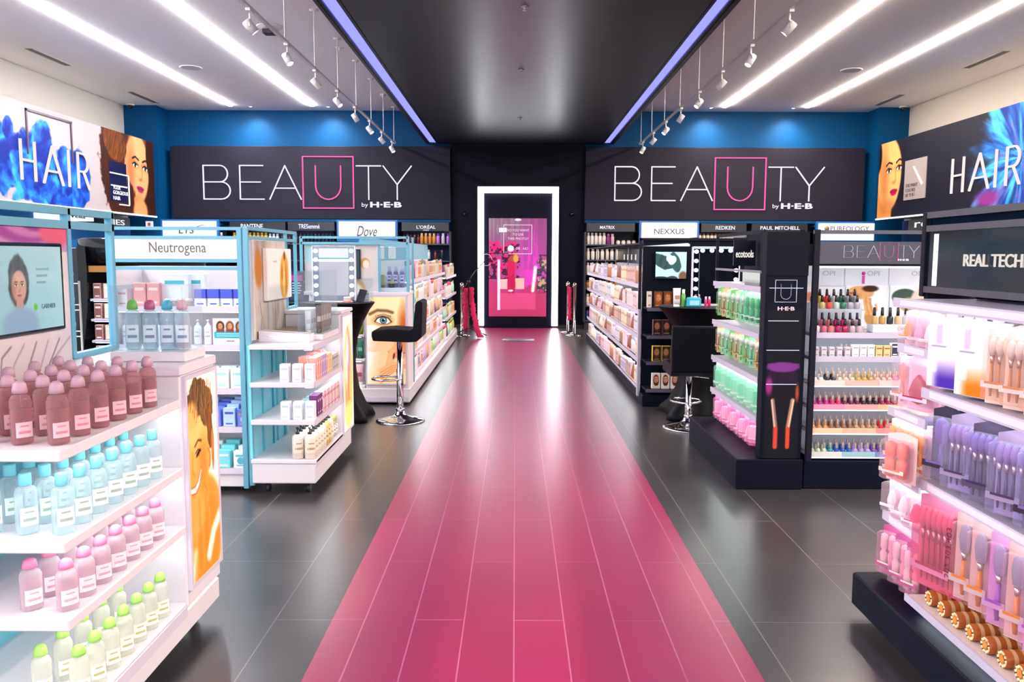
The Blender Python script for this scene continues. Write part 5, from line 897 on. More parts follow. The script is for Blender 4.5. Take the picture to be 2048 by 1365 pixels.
part('valance_light', MB(mat('D8E4FF', 'emit', 1.2)).prism([(0, 0), (.42, .03), (.44, .02), (.44, 0)], .01, o=(1.2, 7.83, 1.495)), R_)
for k in range(5): part('header_frame', MB(mat('8A8A96')).box(1.30, 1.31, 8.4+1.2*k, 8.41+1.2*k, 1.16, 1.52).box(1.30, 1.70, 8.4+1.2*k, 8.41+1.2*k, 1.51, 1.52), R_)
part('header_shelf', bx(K3, 1.24, 1.70, 8.1, 13.8, 1.52, 1.535), R_)
for k in range(4): part('header_card', bx(mat('E8E0C8'), 1.25, 1.252, 8.6+.3*k, 8.68+.3*k, 1.36, 1.42), R_)
rz_ = (.118, .400, .630, .870, 1.125)
for z in rz_: shelf(R_, 1.21, 1.70, 7.92, 13.78, z, K3, .02, (1.198, 1.21, 7.92, 13.78, z-.034, z+.006), (1.24, 1.27, 7.95, 13.75, z-.025, z-.0205))
for z in (.165, .424, .668, .925): s_ = part('end_shelf', MB(K3).rbox(1.215, 1.80, 7.62, 7.86, z-.016, z, .003), R_); part('price_rail', bx(mat('5A5668'), 1.22, 1.79, 7.612, 7.62, z-.03, z), s_)
HC = mixp([('white', 'ECE4EA', 'C8B8C8'), ('cream', 'F0E6DC', 'D0B090'), ('pearl', 'E4DCE8', 'B0A0C0'), ('brown', 'B08468', 'E8D0C0'), ('chestnut', '985848', 'E0B8A8'), ('rose', 'E0B0B8', 'F4E0E4'), ('copper', 'C88860', 'F0D8C0'), ('ivory', 'F4EEE4', 'C89878'), ('burgundy', '7A2838', 'D8A0A8'), ('blond', 'E4C890', 'F4E4C0')], .165, .030)
HCs = [carton('white and %s dye carton' % d, .062, .05, .165, 'EFE6EA', c, s) for d, c, s in (('brown', 'B88870', '6A4030'), ('rose', 'E4B8C0', 'B05068'), ('pale', 'F0E8EC', 'A898B0'), ('copper', 'DCA080', '8A4A28'), ('grey', 'DAD6E0', '8A8498'), ('blond', 'EED8A8', 'B08840'))]
for k, (z, w) in enumerate(zip(rz_, ('lowest shelf', 'second-lowest shelf', 'middle shelf', 'second-highest shelf', 'top shelf'))):
    rnd = random.Random(60+k); y = 7.97; i = 0; run = 0
    while y < 13.7:
        if run == 0: pr = rnd.choice(HCs+HC[:8] if k < 4 else HCs[2:]+HC[:8]); run = rnd.randint(2, 6)
        nm = 'hair_dye_carton' if 'dye' in pr.desc else nm_of(pr)
        place(pr, nm, 1.245, y, z, -PI/2, '%s, %s from near end, %s of long black gondola' % (pr.desc, ordw(i), w), 'carton' if nm == 'hair_dye_carton' else 'bottle' if nm == 'lotion_bottle' else ('tube' if nm == 'lotion_tube' else 'box'), 'goods on the long black gondola', True, sc_=.95+.12*rnd.random()); run -= 1; y += .078; i += 1
# end shelf cartons with printed faces
def face_carton(desc, w, h, d, bg, hair, skin, edge='1A1A20'):
    p = Pic(w*.9, h*.9, 26, 40, bg); p.streak(w*.45, h*.5, w*.36, h*.38, hair, hair, 40, 0, 2, .1); p.face(w*.45, h*.55, h*.42, 0, skin, 'A07050', 'B04848', '2A1A14'); p.rect(0, w, 0, h*.14, bg); p.line([(w*.15, h*.09), (w*.75, h*.09)], .004, 'E8D8D0')
    o = p.mesh('front_print', (-w*.45, -d/2-.0012, h*.05), (1, 0, 0), (0, 0, 1)); me = o.data; bpy.data.objects.remove(o)
    q = Pro(desc, [('box_body', MB([mat(edge, 'paper')]).rbox(-w/2, w/2, -d/2, d/2, 0, h, .002))]); q.meshes(); q.me.append(('front_print', me)); return q
for z, ds in ((.668, [('dark dye carton with a shadowed face', '1E1418', '4A2A1C', 'B07858', '6A4048')]), (.424, [('yellow-edged dye carton with a brunette face', '181418', '5A3420', 'B88058', 'D8C040')]), (.165, [('cream dye carton with a smiling brunette face', 'E8DCD0', '5A2E1A', 'D8A080', 'F0E8E0')])):
    d, bg, hr, sk, ed = ds[0]; q = face_carton(d, .078, .145, .05, bg, hr, sk, ed)
    for i in range(5): place(q, 'hair_dye_carton', 1.32+.088*i, 7.67, z, 0, '%s, %s from the walkway on the end shelves' % (d, ordw(i)), 'carton', 'dye cartons with printed faces')
q = face_carton('amber dye carton with a red-haired face', .075, .15, .05, '8A4A1C', 'B0541C', 'D89868', '5A3018')
for i in range(3): place(q, 'hair_dye_carton', 1.33+.085*i, 7.69, .925, 0, 'amber dye carton with a red-haired face, %s from the walkway on the top end shelf' % ordw(i), 'carton', 'amber dye cartons')
row(carton('narrow cream carton', .04, .05, .15, 'D8CCB8', 'E0D4C0', '8A7A60'), 'skincare_box', (1.245, 7.68, .925), (1.28, 7.68, .925), 1, 0, 'on the top end shelf beside the amber cartons', 'box', None)
t = thing('television', 'flat screen showing heart-shaped hands against a pale sky, on the black gondola end', 'screen', (1.44, 7.83, 1.18)); part('bezel', MB(mat('14141A', 'gloss')).rbox(1.315, 1.62, 7.82, 7.85, 1.185, 1.447, .004), t)
p = Pic(.29, .25, 90, 78, 'A8D0D4'); X, Y = p.X, p.Y; p.streak(.09, .16, .12, .06, '3A5A5C', '1C3034', 40, -.3, 3, .35); p.streak(.19, .15, .05, .09, '3A5A5C', '2A4448', 40, .4, 5, .3); p.ell(.13, .19, .03, .035, 'C0E4E8', .2).ell(.165, .18, .03, .035, 'C0E4E8', .2).ell(.15, .16, .03, .03, 'C0E4E8', .2); p.ell(.16, .0, .05, .025, '30403C', .3).ell(.26, .02, .04, .05, '6A5040', .4).ell(.05, .0, .08, .02, '18202C', .3)
p.mesh('screen_image', (1.322, 7.8185, 1.191), (1, 0, 0), (0, 0, 1), .7, t)
# ---- black cloth table with round-bulb mirror
tcloth(1.62, 7.22, .36, 'wide high table in black stretch cloth behind the lowered bar stool', .965, 1.02)
bulb_mirror(1.545, 1.95, 7.22, .970, 1.482, 6, 'silver-framed vanity mirror with round bulbs on the black cloth table', 4)
place(tube_('white', .16, .03, 'EFE8E8', 'F4F0F0', 'B89080'), 'lotion_tube', 1.38, 7.06, .970, 0, 'wide white tube on the black cloth table', 'tube'); place(bottle('g', .15, .018, '70B858', 'E8F0E0', 'plastic', style='tall'), 'lotion_bottle', 1.435, 7.05, .970, 0, 'slim green and white bottle beside the teal wipes pack', 'bottle')
t = thing('wipes_pack', 'teal soft wipes pack lying on the black cloth table', 'wipes', (1.51, 7.03, .967)); part('pack_body', MB(mat('3CB4D0')).rbox(1.455, 1.575, 6.98, 7.05, .971, 1.055, .012), t); part('flap_label', bx(mat('A8E4F0'), 1.475, 1.555, 6.978, 6.98, .99, 1.03), t)
for i, c in enumerate(('E84880', 'D83070')): place(bottle('p', .09, .012, c, 'F0D0E0', 'plastic', style='tall'), 'lotion_bottle', 1.62+.03*i, 7.02, .970, 0, '%s tiny pink bottle under the round-bulb mirror' % ('deeper' if i else 'lighter'), 'bottle')
stool(1.42, 6.66, 'lowered black padded bar stool seen from behind by the black cloth table', .50, -PI/2, .34)
# ---- walkway-side tool display with a brush pillar
D_ = thing('display_gondola', 'black display of green-carded tools hung on lit shelves beside the brush pillar', 'display stand', (1.6, 5.5, 0)); 
part('base', MB(mat('0A0A1C', 'flat')).rbox(1.335, 1.738, 4.87, 6.22, 0, .185, .006), D_); part('spine_panel', bx(PEG, 1.70, 1.712, 5.0, 6.2, .187, 1.30), D_); part('spine_wall', bx(K1, 1.712, 1.738, 5.0, 6.2, .187, 1.56), D_)
for z in (1.215, .928, .66, .415):
    s_ = shelf(D_, 1.49, 1.70, 5.0, 6.18, z, LVR, .018, (1.480, 1.49, 5.0, 6.19, z-.03, z+.004), (1.51, 1.54, 5.03, 6.15, z-.024, z-.0185))
    part('side_bracket', bx(LVR, 1.49, 1.70, 6.17, 6.19, z-.05, z), s_)
for y in (6.17, 5.04): vpost(D_, 1.50, y, 1.215, 1.56, K3, .02, .02)
part('top_rail', bx(mat('8A8690'), 1.49, 1.712, 6.16, 6.18, 1.54, 1.562), D_); part('top_rail', bx(K3, 1.49, 1.505, 5.0, 6.18, 1.54, 1.562), D_); part('lower_rail', bx(mat('8A8690'), 1.49, 1.505, 5.0, 6.18, 1.30, 1.315), D_)
t = thing('name_sign', 'dark hanging name board with small white lowercase letters above the green-carded tools', 'sign', (1.5, 5.6, 1.36)); part('sign_board', bx(mat('1C1C28', 'gloss'), 1.545, 1.70, 5.88, 5.895, 1.335, 1.515), t); text('ecotools', .125, .052, (1.622, 5.88, 1.42), (1, 0, 0), (0, 0, 1), mat('F4ECE4', 'emit', .9), t, d=.006, off=.01)
GPs = [pack('green-carded brush pack', .075, .21, '6FA860', '8A6238', 'brush', .9, 'F0FFF4'), pack('sage-carded brush pack', .07, .21, 'B8C8A0', '5A8A48', 'brush', .9, 'F0FFF4'), pack('kraft-carded brush pack', .07, .21, 'C0A070', '6A4428', 'brush', .9, 'FFFFF4'), pack('green-sponge pack', .08, .21, 'B8D8C4', '109860', 'duo', .9, 'F0FFF8'), pack('mint-carded brush pack', .075, .21, '8CCCAC', '1C8058', 'brush', .9, 'F0FFF8')]
GMs = [pack('pale green loofah pack', .10, .20, 'CDE8D8', '8AD4B8', 'block', .85, 'E8FFF4', .05), pack('mint-bowed loofah pack', .10, .20, 'D8E4D4', 'A8DCC8', 'block', .85, 'E8FFF4', .05)]
PKs = [pack('pink-bagged puff pack', .09, .19, 'F070B0', 'F8E0EC', 'block', .85, 'FFE0F0', .04), pack('pale pink puff pack', .08, .185, 'F4A8CC', 'F4F0F4', 'sponge', .85, 'FFE8F4', .04)]
row(GPs, 'brush_pack', (1.53, 6.10, .965), (1.53, 5.12, .965), 9, -PI/2+.85, 'hanging below the top lit shelf', 'pack', 'tool packs on green cards', end='far end', pick=lambda i: (0, 2, 1, 0, 1, 4, 3, 3, 3)[i])
row(GPs, 'brush_pack', (1.53, 6.10, .69), (1.53, 5.12, .69), 9, -PI/2+.85, 'hanging below the second lit shelf', 'pack', 'tool packs on green cards', end='far end', pick=lambda i: (2, 1, 4, 0, 2, 1, 0, 4, 2)[i]); row(GPs, 'brush_pack', (1.62, 6.06, .69), (1.62, 5.08, .69), 8, -PI/2+.85, 'inner row below the second lit shelf', 'pack', 'tool packs on green cards', end='far end')
row(GMs, 'loofah_pack', (1.54, 6.08, .425), (1.54, 5.10, .425), 7, -PI/2+.85, 'hanging below the third lit shelf', 'pack', 'loofah packs', end='far end'); row(PKs, 'puff_pack', (1.54, 6.10, .19), (1.54, 5.20, .19), 9, -PI/2+.85, 'hanging below the lowest lit shelf', 'pack', 'pink puff packs', end='far end')
Q_ = thing('brush_pillar', 'narrow black pillar printed with a giant makeup brush under a thin outlined letter', 'display pillar', (1.6, 4.9, .186)); part('pillar_body', MB(K1).rbox(1.478, 1.725, 4.885, 4.985, .187, 1.545, .004), Q_)
p = Pic(.205, .90, 60, 260, '101018'); X, Y = p.X, p.Y; p.streak(.10, .47, .095, .10, '2A1430', '18101E', 50, 0, 3, .05); p.rect(.01, .195, .55, .575, '5A2A60'); p.ell(.10, .555, .095, .03, '70307A', .3); p.rect(.012, .193, .36, .45, '141018'); p.ell(.02, .44, .02, .05, '8A2870', .8); p.ell(.19, .40, .01, .05, '9A4028', .8)
p.line([(.045, .355), (.068, .19)], .022, '8A6A60', .3); p.line([(.040, .355), (.062, .19)], .008, 'D8B8A8', .5); p.line([(.165, .355), (.142, .19)], .024, 'A87860', .3); p.line([(.170, .355), (.147, .19)], .008, 'E0C0A8', .5); p.line([(.068, .18), (.068, .07)], .026, 'C8402C', .3); p.line([(.142, .18), (.142, .07)], .024, 'C8402C', .3)
p.mesh('brush_print', (1.498, 4.8845, .19), (1, 0, 0), (0, 0, 1), .25, Q_)
ol = mat('C8C8D8'); part('square_outline', MB(ol).box(1.533, 1.662, 4.880, 4.884, 1.262, 1.265).box(1.533, 1.662, 4.880, 4.884, 1.132, 1.135).box(1.533, 1.536, 4.880, 4.884, 1.132, 1.265).box(1.659, 1.662, 4.880, 4.884, 1.132, 1.265), Q_)
part('letter_u', MB(mat('9A9AB0')).tube([(1.568, 4.882, 1.24)]+[(1.598+.03*math.cos(a), 4.882, 1.18+.03*math.sin(a)) for a in [PI+PI*k/10 for k in range(11)]]+[(1.628, 4.882, 1.24)], .0022, 6), Q_); text('H·E·B', .10, .022, (1.603, 4.8845, 1.095), (1, 0, 0), (0, 0, 1), mat('E8D0DC'), Q_, d=.002, off=.03)
part('head_glass', bx(mat('0A0C18', 'flat'), 1.478, 1.725, 4.878, 4.882, 1.29, 1.545), Q_)
LED_REFL = mat('D8E4FF', 'emit', 1.4)  # LED reflections on the pillar face, drawn as thin glowing strips
for z, x0, x1, sl in ((1.215, 1.50, 1.70, 0), (1.02, 1.50, 1.68, -.008), (.845, 1.495, 1.69, 0), (.64, 1.50, 1.68, .012)): part('led_reflection', MB(LED_REFL).box(x0, x1, 4.8815, 4.8845, z, z+.003), Q_)
# ---- nail polish wall
E_ = thing('display_gondola', 'black-framed lit wall of nail polish under a small letter sign', 'display stand', (2.1, 5.1, 0)); xa, xb, yf, yb = 1.745, 2.60, 4.89, 5.30
part('base', MB(K1).rbox(xa, xb, yf, yb, 0, .175, .005), E_); part('back_panel', bx(mat('E4E8F0', 'plastic'), xa+.02, xb, yb-.14, yb-.12, .175, 1.345), E_); part('back_wall', bx(K1, xa, xb, yb-.1, yb-.02, .175, 1.48), E_)
for x in (xa+.022, xb): vpost(E_, x, yf-.01, .175, 1.56, K3, .034, .03)
part('top_rail', bx(mat('4A4652'), xa, xb, yf-.02, yf-.005, 1.535, 1.556), E_); part('glass_strip', bx(GLS, xa, xb, yf-.014, yf-.011, 1.49, 1.535), E_)
sb = part('name_board', bx(mat('3A3A48', 'plastic'), xa+.02, xb, yf-.018, yf, 1.36, 1.49), E_); strokes('BEAUTY', BX, .070, .0058, (1.925, yf-.018, 1.397), (1, 0, 0), (0, 0, 1), NW, sb, .004, box=BBOX, boxm=NP, um=NP); text('H·E·B', .062, .012, (2.275, yf-.018, 1.385), (1, 0, 0), (0, 0, 1), NW, sb, d=.003, off=.035)
for z in (.950, .808): shelf(E_, xa+.02, xb, yf, yb-.13, z, LVR, .022, (xa+.03, xb, yf-.006, yf, z-.03, z+.003), (xa+.04, xb-.02, yf+.01, yf+.03, z-.028, z-.0225))
part('canopy_light', bx(mat('F4F8FF', 'emit', 1.5), xa+.04, xb-.02, yf+.04, yf+.06, 1.335, 1.345), E_)
lev = (.648, .503, .358, .213); LC = [['F0D8D0', 'E8B8A8', 'F4C8C0', 'E0A8A0'], ['E890B0', 'F0A0A0', 'E8B890', 'D8A8A0'], ['F0C8A8', 'E8B8A0', 'E89090', 'C8A098'], ['D8D8D0', '9AC0C8', '8088C0', 'C0A0C8']]
for j, z in enumerate(lev):
    s_ = part('rack_shelf', MB(mat('F0ECF2')).rbox(xa+.02, xb, yf, yb-.13, z-.014, z, .003), E_); part('rack_step', bx(mat('EDEAF0'), xa+.03, xb, yf+.055, yb-.14, z, z+.012), s_); part('shelf_light', bx(SL2, xa+.03, xb, yf-.004, yf+.01, z-.022, z-.0145), s_)
    for q in range(4): part('colour_strip', bx(mat(LC[j][q], 'paper'), xa+.03+.2*q, xa+.228+.2*q, yf-.005, yf, z-.014, z+.018), s_)
NPC = [[('clear', 'E4E8E4')]*2+[('black-based', '181C30')]*2+[('beige', 'D8C0A8')]*3+[('gold', 'B89850')]*3+[('blush', 'DCA898')]*3+[('rose', 'D87890')]*9,
       [('fuchsia', 'C0208C')]*3+[('hot pink', 'D8286C')]*2+[('plum', '6A1848')]*3+[('aubergine', '3A1030')]*3+[('raspberry', '98184C')]*4+[('blackberry', '301028')]*7,
       [('gold', 'C09050')]*3+[('bronze', '8A6048')]*4+[('tan', 'B08868')]*4+[('scarlet', 'D82838')]*4+[('cocoa', '503838')]*7,
       [('pale green', 'B8CCB0')]*3+[('teal', '189098')]+[('cobalt', '1850B0')]*3+[('lilac', 'A890C8')]*3+[('violet', '7850A0')]*2+[('midnight', '141C38')]*10]
PC = {}
for j, z in enumerate(lev):
    w = ('top', 'second', 'third', 'lowest')[j]
    for dd in range(2):
        for i in range(21):
            d, c = NPC[j][min(i, len(NPC[j])-1)]; d, c = (('bronze', '6A5038') if False else (d, c)); pr = PC.setdefault((d, c), polish(d+' nail polish', c, 'B8A090' if j != 3 else 'A89890'))
            place(pr, 'nail_polish', xa+.055+.0375*i+(.012 if dd else 0), yf+.025+.055*dd, z+.012*dd, 0, '%s nail polish, %s from the brush pillar, %s %s rack row' % (d, ordw(i), 'rear of' if dd else 'front of', w), 'nail polish', 'nail polish in the rack rows')
for tier, (zt, yt, cols) in enumerate(((1.125, 5.0, ['C8D0B0', 'D8C060', 'D83838', 'C8D8D0', '206850', '9AA0A8']), (1.09, 4.96, ['C8D0B0', 'C8B878', 'D85048', 'B8D0C0', '287858', 'A8A8B0']), (.985, 4.95, ['D8D0D0', 'D87088', 'E08080', 'B81868', 'C0205C', 'B8A0A8']), (.951, 4.915, ['D0C8D0', 'D86080', 'D87878', 'A81458', 'B01850', 'C0A8B0']))):
    for i in range(7): pr = PC.setdefault(('o', cols[min(i, 5)]), polish('big', cols[min(i, 5)], '14141C', .082, .0165)); place(pr, 'nail_polish', 1.80+.042*i, yt, zt, 0, 'black-capped polish, %s from the brush pillar, %s step of the clear rack' % (ordw(i), ('top', 'second', 'third', 'lowest')[tier]), 'nail polish', 'black-capped polish on the stepped rack')
t = thing('polish_rack', 'stepped clear rack of black-capped nail polish beside the brush pillar', 'rack', (1.93, 4.96, .951)); part('upper_step', bx(mat('F0F4F8', 'clear', .5), 1.775, 2.09, 4.975, 5.03, .951, 1.1245), t); part('middle_step', bx(mat('F0F4F8', 'clear', .5), 1.775, 2.09, 4.94, 4.975, 1.08, 1.0895), t); part('lower_step', bx(mat('F0F4F8', 'clear', .5), 1.775, 2.09, 4.932, 4.97, .951, .9845), t)
t = thing('polish_box', 'pale display box of black-capped nail polish in front of the hand portrait', 'box', (2.25, 4.93, .951)); part('box_body', MB(mat('D8DCE8')).rbox(2.13, 2.42, 4.905, 4.99, .951, 1.0, .003), t); text('OPI', .05, .018, (2.30, 4.905, .975), (1, 0, 0), (0, 0, 1), mat('8A8A98'), t, d=.001)
for i in range(6): c = ('C8A060', 'B89050', '20242C', 'D0B880', '9AC8A8', '78B090')[i]; place(polish('big', c, '14141C', .1, .018), 'nail_polish', 2.155+.047*i, 4.95, 1.0, 0, 'tall black-capped polish, %s from the stepped rack, on the pale box' % ordw(i), 'nail polish', 'polish on the pale box')
for x, nm in ((1.775, 'first'), (2.05, 'second'), (2.325, 'third')): part('header_card', bx(mat('DDE4EE', 'paper'), x, x+.26, 5.155, 5.159, 1.22, 1.335), E_); text('OPI', .075, .03, (x+.175, 5.155, 1.30), (1, 0, 0), (0, 0, 1), mat('A8B0BC'), E_, d=.001)
for x in (1.86, 2.165): part('flower_mark', MB(mat('D0309C')).lathe([(.012, 0), (.012, .002), (0, .002)], 10, c=(0, 0, 0)).xf(Matrix.Translation((x, 5.154, 1.30)) @ Matrix.Rotation(PI/2, 4, 'X')).box(x-.008, x+.008, 5.152, 5.154, 1.235, 1.285), E_)
p = Pic(.26, .26, 60, 60, 'E8EAF0'); p.ell(.06, .2, .07, .03, 'D88878', .5, amp=.4, sc=30); p.ell(.11, .2, .025, .025, 'D84848', .4); p.mesh('poster_print', (1.775, 5.152, .955), (1, 0, 0), (0, 0, 1), .1, E_)
p = Pic(.23, .27, 70, 80, 'E4E8F0'); p.ell(.09, .225, .085, .042, 'CF9C68', .15); p.ell(.05, .205, .04, .02, 'C08854', .6); p.ell(.15, .25, .05, .02, '3A2418', .4); p.ell(.04, .222, .022, .006, 'A84850', .3); p.ell(.155, .075, .034, .05, 'C08850', .2)
for k in range(4): p.line([(.135+.014*k, .09), (.118+.012*k, .15), (.112+.013*k, .198-.006*abs(k-1))], .0125, ('D8A46C', 'C89258', 'DCAA74', 'C48C54')[k], .4); p.line([(.142+.014*k, .10), (.124+.012*k, .155), (.119+.013*k, .19)], .002, '8A5830', 1)
p.line([(.175, .08), (.195, .12), (.188, .15)], .013, 'CC965C', .5); p.mesh('poster_print', (2.06, 5.152, .955), (1, 0, 0), (0, 0, 1), .15, E_)
p = Pic(.23, .27, 70, 80, 'E4E8F0'); p.ell(.09, .20, .08, .05, '3C5048', .15); p.line([(.03, .17), (.15, .19)], .02, '6A8070', .6); p.ell(.12, .15, .06, .045, 'B88058', .2); p.ell(.10, .155, .012, .006, '2A1A14', .4); p.ell(.18, .17, .05, .08, 'E0C0B0', .3); p.mesh('poster_print', (2.335, 5.152, .955), (1, 0, 0), (0, 0, 1), .15, E_)
bx4 = [carton('grey nail care carton', .032, .03, .055, 'C8C0C4', 'D4CCD0', '8A8088'), carton('white nail care carton', .04, .03, .07, 'F0ECEC', 'F4F0F0', 'B0A8B0'), carton('black and white nail care carton', .04, .03, .08, 'ECE8EC', '24243C', 'F0F0F4'), carton('gold nail care carton', .04, .03, .065, 'D8B878', 'E4C88C', '8A6828')]
row(bx4, 'nail_care_box', (1.80, 4.92, .808), (2.55, 4.92, .808), 17, 0, 'shelf under the polish racks', 'box', 'nail care cartons', end='the brush pillar', pick=lambda i: (0, 0, 0, 0, 0, 1, 1, 1, 3, 3, 2, 1, 2, 2, 2, 1, 2)[i])
for i in range(6): place(PC[('midnight', '141C38')], 'nail_polish', 1.97+.028*i, 4.96, .808, 0, 'dark nail polish, %s in the small group behind the nail care cartons' % ordw(i), 'nail polish', 'dark polish behind the cartons')
# ---- nearest black display: brushes and sponges
F_ = thing('display_gondola', 'nearest black display of hanging brushes and sponges under a black glass header', 'display stand', (1.8, 2.4, 0)); 
part('base', MB(mat('050A1C', 'flat')).rbox(1.33, 2.6, 1.3, 3.14, .04, .17, .006), F_); part('plinth', bx(mat('0E0E14'), 1.40, 2.5, 1.4, 3.05, 0, .04), F_)
part('spine_panel', bx(mat('CFC6CC', 'plastic'), 1.76, 1.78, 1.4, 2.86, .17, 1.30), F_); part('spine_panel', bx(mat('CFC6CC', 'plastic'), 1.74, 1.76, 2.86, 3.12, .30, 1.22), F_); part('spine_wall', bx(K1, 1.78, 1.84, 1.4, 3.2, .17, 1.56), F_)
for z, xf_, ya, yb_ in ((1.245, 1.43, 1.4, 3.11), (.95, 1.41, 1.4, 2.82), (.63, 1.42, 1.4, 2.82), (1.075, 1.45, 2.84, 3.10), (.835, 1.43, 2.82, 3.11), (.605, 1.42, 2.82, 3.11), (.425, 1.43, 2.82, 3.11)):
    s_ = shelf(F_, xf_, 1.77, ya, yb_, z, LVR, .018, (xf_-.008, xf_, ya, yb_, z-.030, z+.004), (xf_+.01, xf_+.035, ya+.02, yb_-.02, z-.026, z-.0185)); part('price_card', bx(mat('F4E0E8', 'paper'), xf_-.010, xf_-.008, ya+.05, yb_-.06, z-.022, z-.002), s_)
s_ = shelf(F_, 1.38, 1.76, 1.4, 2.80, .222, mat('E4D0C8', 'plastic'), .016, (1.372, 1.38, 1.4, 2.80, .20, .226), (1.40, 1.43, 1.45, 2.75, .200, .2055), 'tray_shelf')
for x in ((1.63, 3.30), (1.63, 1.45)): vpost(F_, x[0], x[1], 1.245, 1.575, K3, .03, .03)
for z in (1.552, 1.500, 1.262): part('header_rail', bx(mat('4C4A54'), 1.618, 1.642, 1.4, 3.30, z, z+.024), F_)
part('black_glass', bx(mat('0E1A28', 'gloss'), 1.626, 1.634, 1.45, 3.28, 1.286, 1.50), F_); part('rail_bracket', bx(K3, 1.63, 1.80, 3.27, 3.30, 1.22, 1.56), F_); part('glass_strip', bx(mat('0C2038', 'clear', .5), 1.629, 1.631, 1.45, 3.28, 1.524, 1.552), F_)
part('corner_light', bx(mat('F4F8FF', 'emit', 1.5), 1.6255, 1.628, 3.20, 3.235, 1.29, 1.49), F_)
text('REAL TECHNIQUES', .60, .052, (1.620, 2.70, 1.386), (0, -1, 0), (0, 0, 1), mat('F2E8E2', 'emit', .8), F_, d=.004, off=.008)
def hang(pr, nm, x, y, z, lab, rz=-PI/2+.35, cat='pack', g=None, sc_=1.0): return place(pr, nm, x, y, z, rz, lab, cat, g, sc_=sc_)
def multi(pr, nm, x, ys, z, dx, n, d, g, rz=-PI/2+.45, cat='pack'):
    for a, y in enumerate(ys):
        for b in range(n): hang(pr, nm, x+dx*b, y, z, ('%s, %s peg from the far end, %s in line' % (d, ordw(a), ordw(b))) if len(ys) > 1 else '%s, %s in line' % (d, ordw(b)), rz, cat, g)
sp = lambda d, c, k='sponge', cd='E4CCD4', w=.068, h=.13, dd=.045, tn='FFF4F8', cl=.85: pack(d, w, h, cd, c, k, cl, tn, dd)
multi(sp('orange', 'F09A40'), 'sponge_pack', 1.47, (3.04,), 1.077, .062, 2, 'orange makeup sponge pack under the canopy', 'orange sponge packs'); multi(sp('lilac', 'D8A8C8'), 'sponge_pack', 1.47, (2.96,), 1.077, .062, 2, 'lilac makeup sponge pack under the canopy', 'lilac sponge packs')
multi(sp('white', 'F4E8EE'), 'sponge_pack', 1.47, (2.885,), 1.077, .062, 2, 'white makeup sponge pack under the canopy', 'white sponge packs')
def ombre(desc, c, w, h, d=.045):
    p = Pic(w*.96, h*.97, 16, 40, 'F6F2F6'); p.put(np.clip((h*.42-p.Y)/(h*.3), 0, 1)*np.clip((p.X-w*.1)*30, 0, 1), c); p.rect(w*.2, w*.42, h*.62, h*.88, 'B8A8D0', .7); p.line([(w*.12, h*.58), (w*.5, h*.58)], .003, '8A80A8'); p.rect(w*.12, w*.3, h*.2, h*.5, 'F4EEF0', .6)
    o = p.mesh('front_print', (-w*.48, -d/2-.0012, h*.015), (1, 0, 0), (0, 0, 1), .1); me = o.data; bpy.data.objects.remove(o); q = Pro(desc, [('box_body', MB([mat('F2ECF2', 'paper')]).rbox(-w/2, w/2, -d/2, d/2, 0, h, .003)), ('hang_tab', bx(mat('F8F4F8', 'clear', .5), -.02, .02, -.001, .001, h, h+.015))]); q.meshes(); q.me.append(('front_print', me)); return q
oP, oO = ombre('purple fading', '4A2CA0', .145, .235), ombre('orange fading', 'E07818', .135, .235)
for b in range(3): hang(oP, 'brush_set_box', 1.455+.055*b, 2.745, .962, 'white box fading to purple, %s deep on its peg under the canopy' % ordw(b), -PI/2+.35, 'box', 'purple-fade brush boxes'); hang(oO, 'brush_set_box', 1.455+.055*b, 2.575, .962, 'white box fading to orange, %s deep on its peg under the canopy' % ordw(b), -PI/2+.35, 'box', 'orange-fade brush boxes')
multi(pack('p', .10, .24, 'E8CCC4', 'CC8450', 'brush', .86, 'FFF4EE', .03), 'brush_pack', 1.46, (2.455, 2.36, 2.26), .958, .055, 3, 'peach brush pack beside the fading boxes', 'peach brush packs')
multi(pack('m', .10, .24, 'E4CCDC', 'B02080', 'paddle', .85, 'FFF4FC', .03), 'brush_pack', 1.46, (2.16, 2.05, 1.94), .958, .055, 2, 'magenta brush pack under the canopy', 'magenta brush packs')
# far bay, second level down
hang(sp('red', 'B01848', 'sponge', 'F8C8E0', .15, .2, .05), 'sponge_pack', 1.47, 2.93, .845, 'pink pack with a dark red oval sponge below the canopy sponges', -PI/2+.35); hang(sp('coral', 'F08868', 'paddle', 'F8D8E0', .07, .19, .04), 'sponge_pack', 1.46, 3.05, .845, 'tall pink pack with a coral block beside the dark red sponge', -PI/2+.35)
multi(sp('orange block', 'F8A038', 'duo', 'FCE8D8', .082, .185, .04), 'sponge_pack', 1.455, (3.065, 2.975, 2.885), .615, .06, 2, 'pack of two bright orange sponges', 'twin orange sponge packs')
# near bay: purple brush sets below the second shelf
PB = pack('purple', .12, .258, '9A88A8', '3A2A58', 'brush', .88, 'F4F0FF', .05, '9C80B8'); PB2 = pack('violet', .11, .258, '201A30', '7A60A0', 'paddle', .85, 'F0ECFF', .05); PB3 = pack('dark violet', .12, .258, '4A4058', '2A2050', 'brush', .88, 'F0ECFF', .05, '8870B0')
for a, (pr, d, y) in enumerate(((PB2, 'dark-carded violet brush pack', 2.725), (PB, 'lilac-carded brush set', 2.60), (PB3, 'indigo-carded brush set', 2.47), (PB, 'purple-handled brush set', 2.34), (PB2, 'violet paddle brush pack', 2.21), (PB3, 'dark brush set', 2.08), (PB, 'lilac brush set', 1.95))):
    for b in range(3): hang(pr, 'brush_set', 1.45+.087*b, y, .645, '%s, %s deep on its peg, purple row under the fading boxes' % (d, ordw(b)), -PI/2+.45, 'brush set', 'purple brush sets')
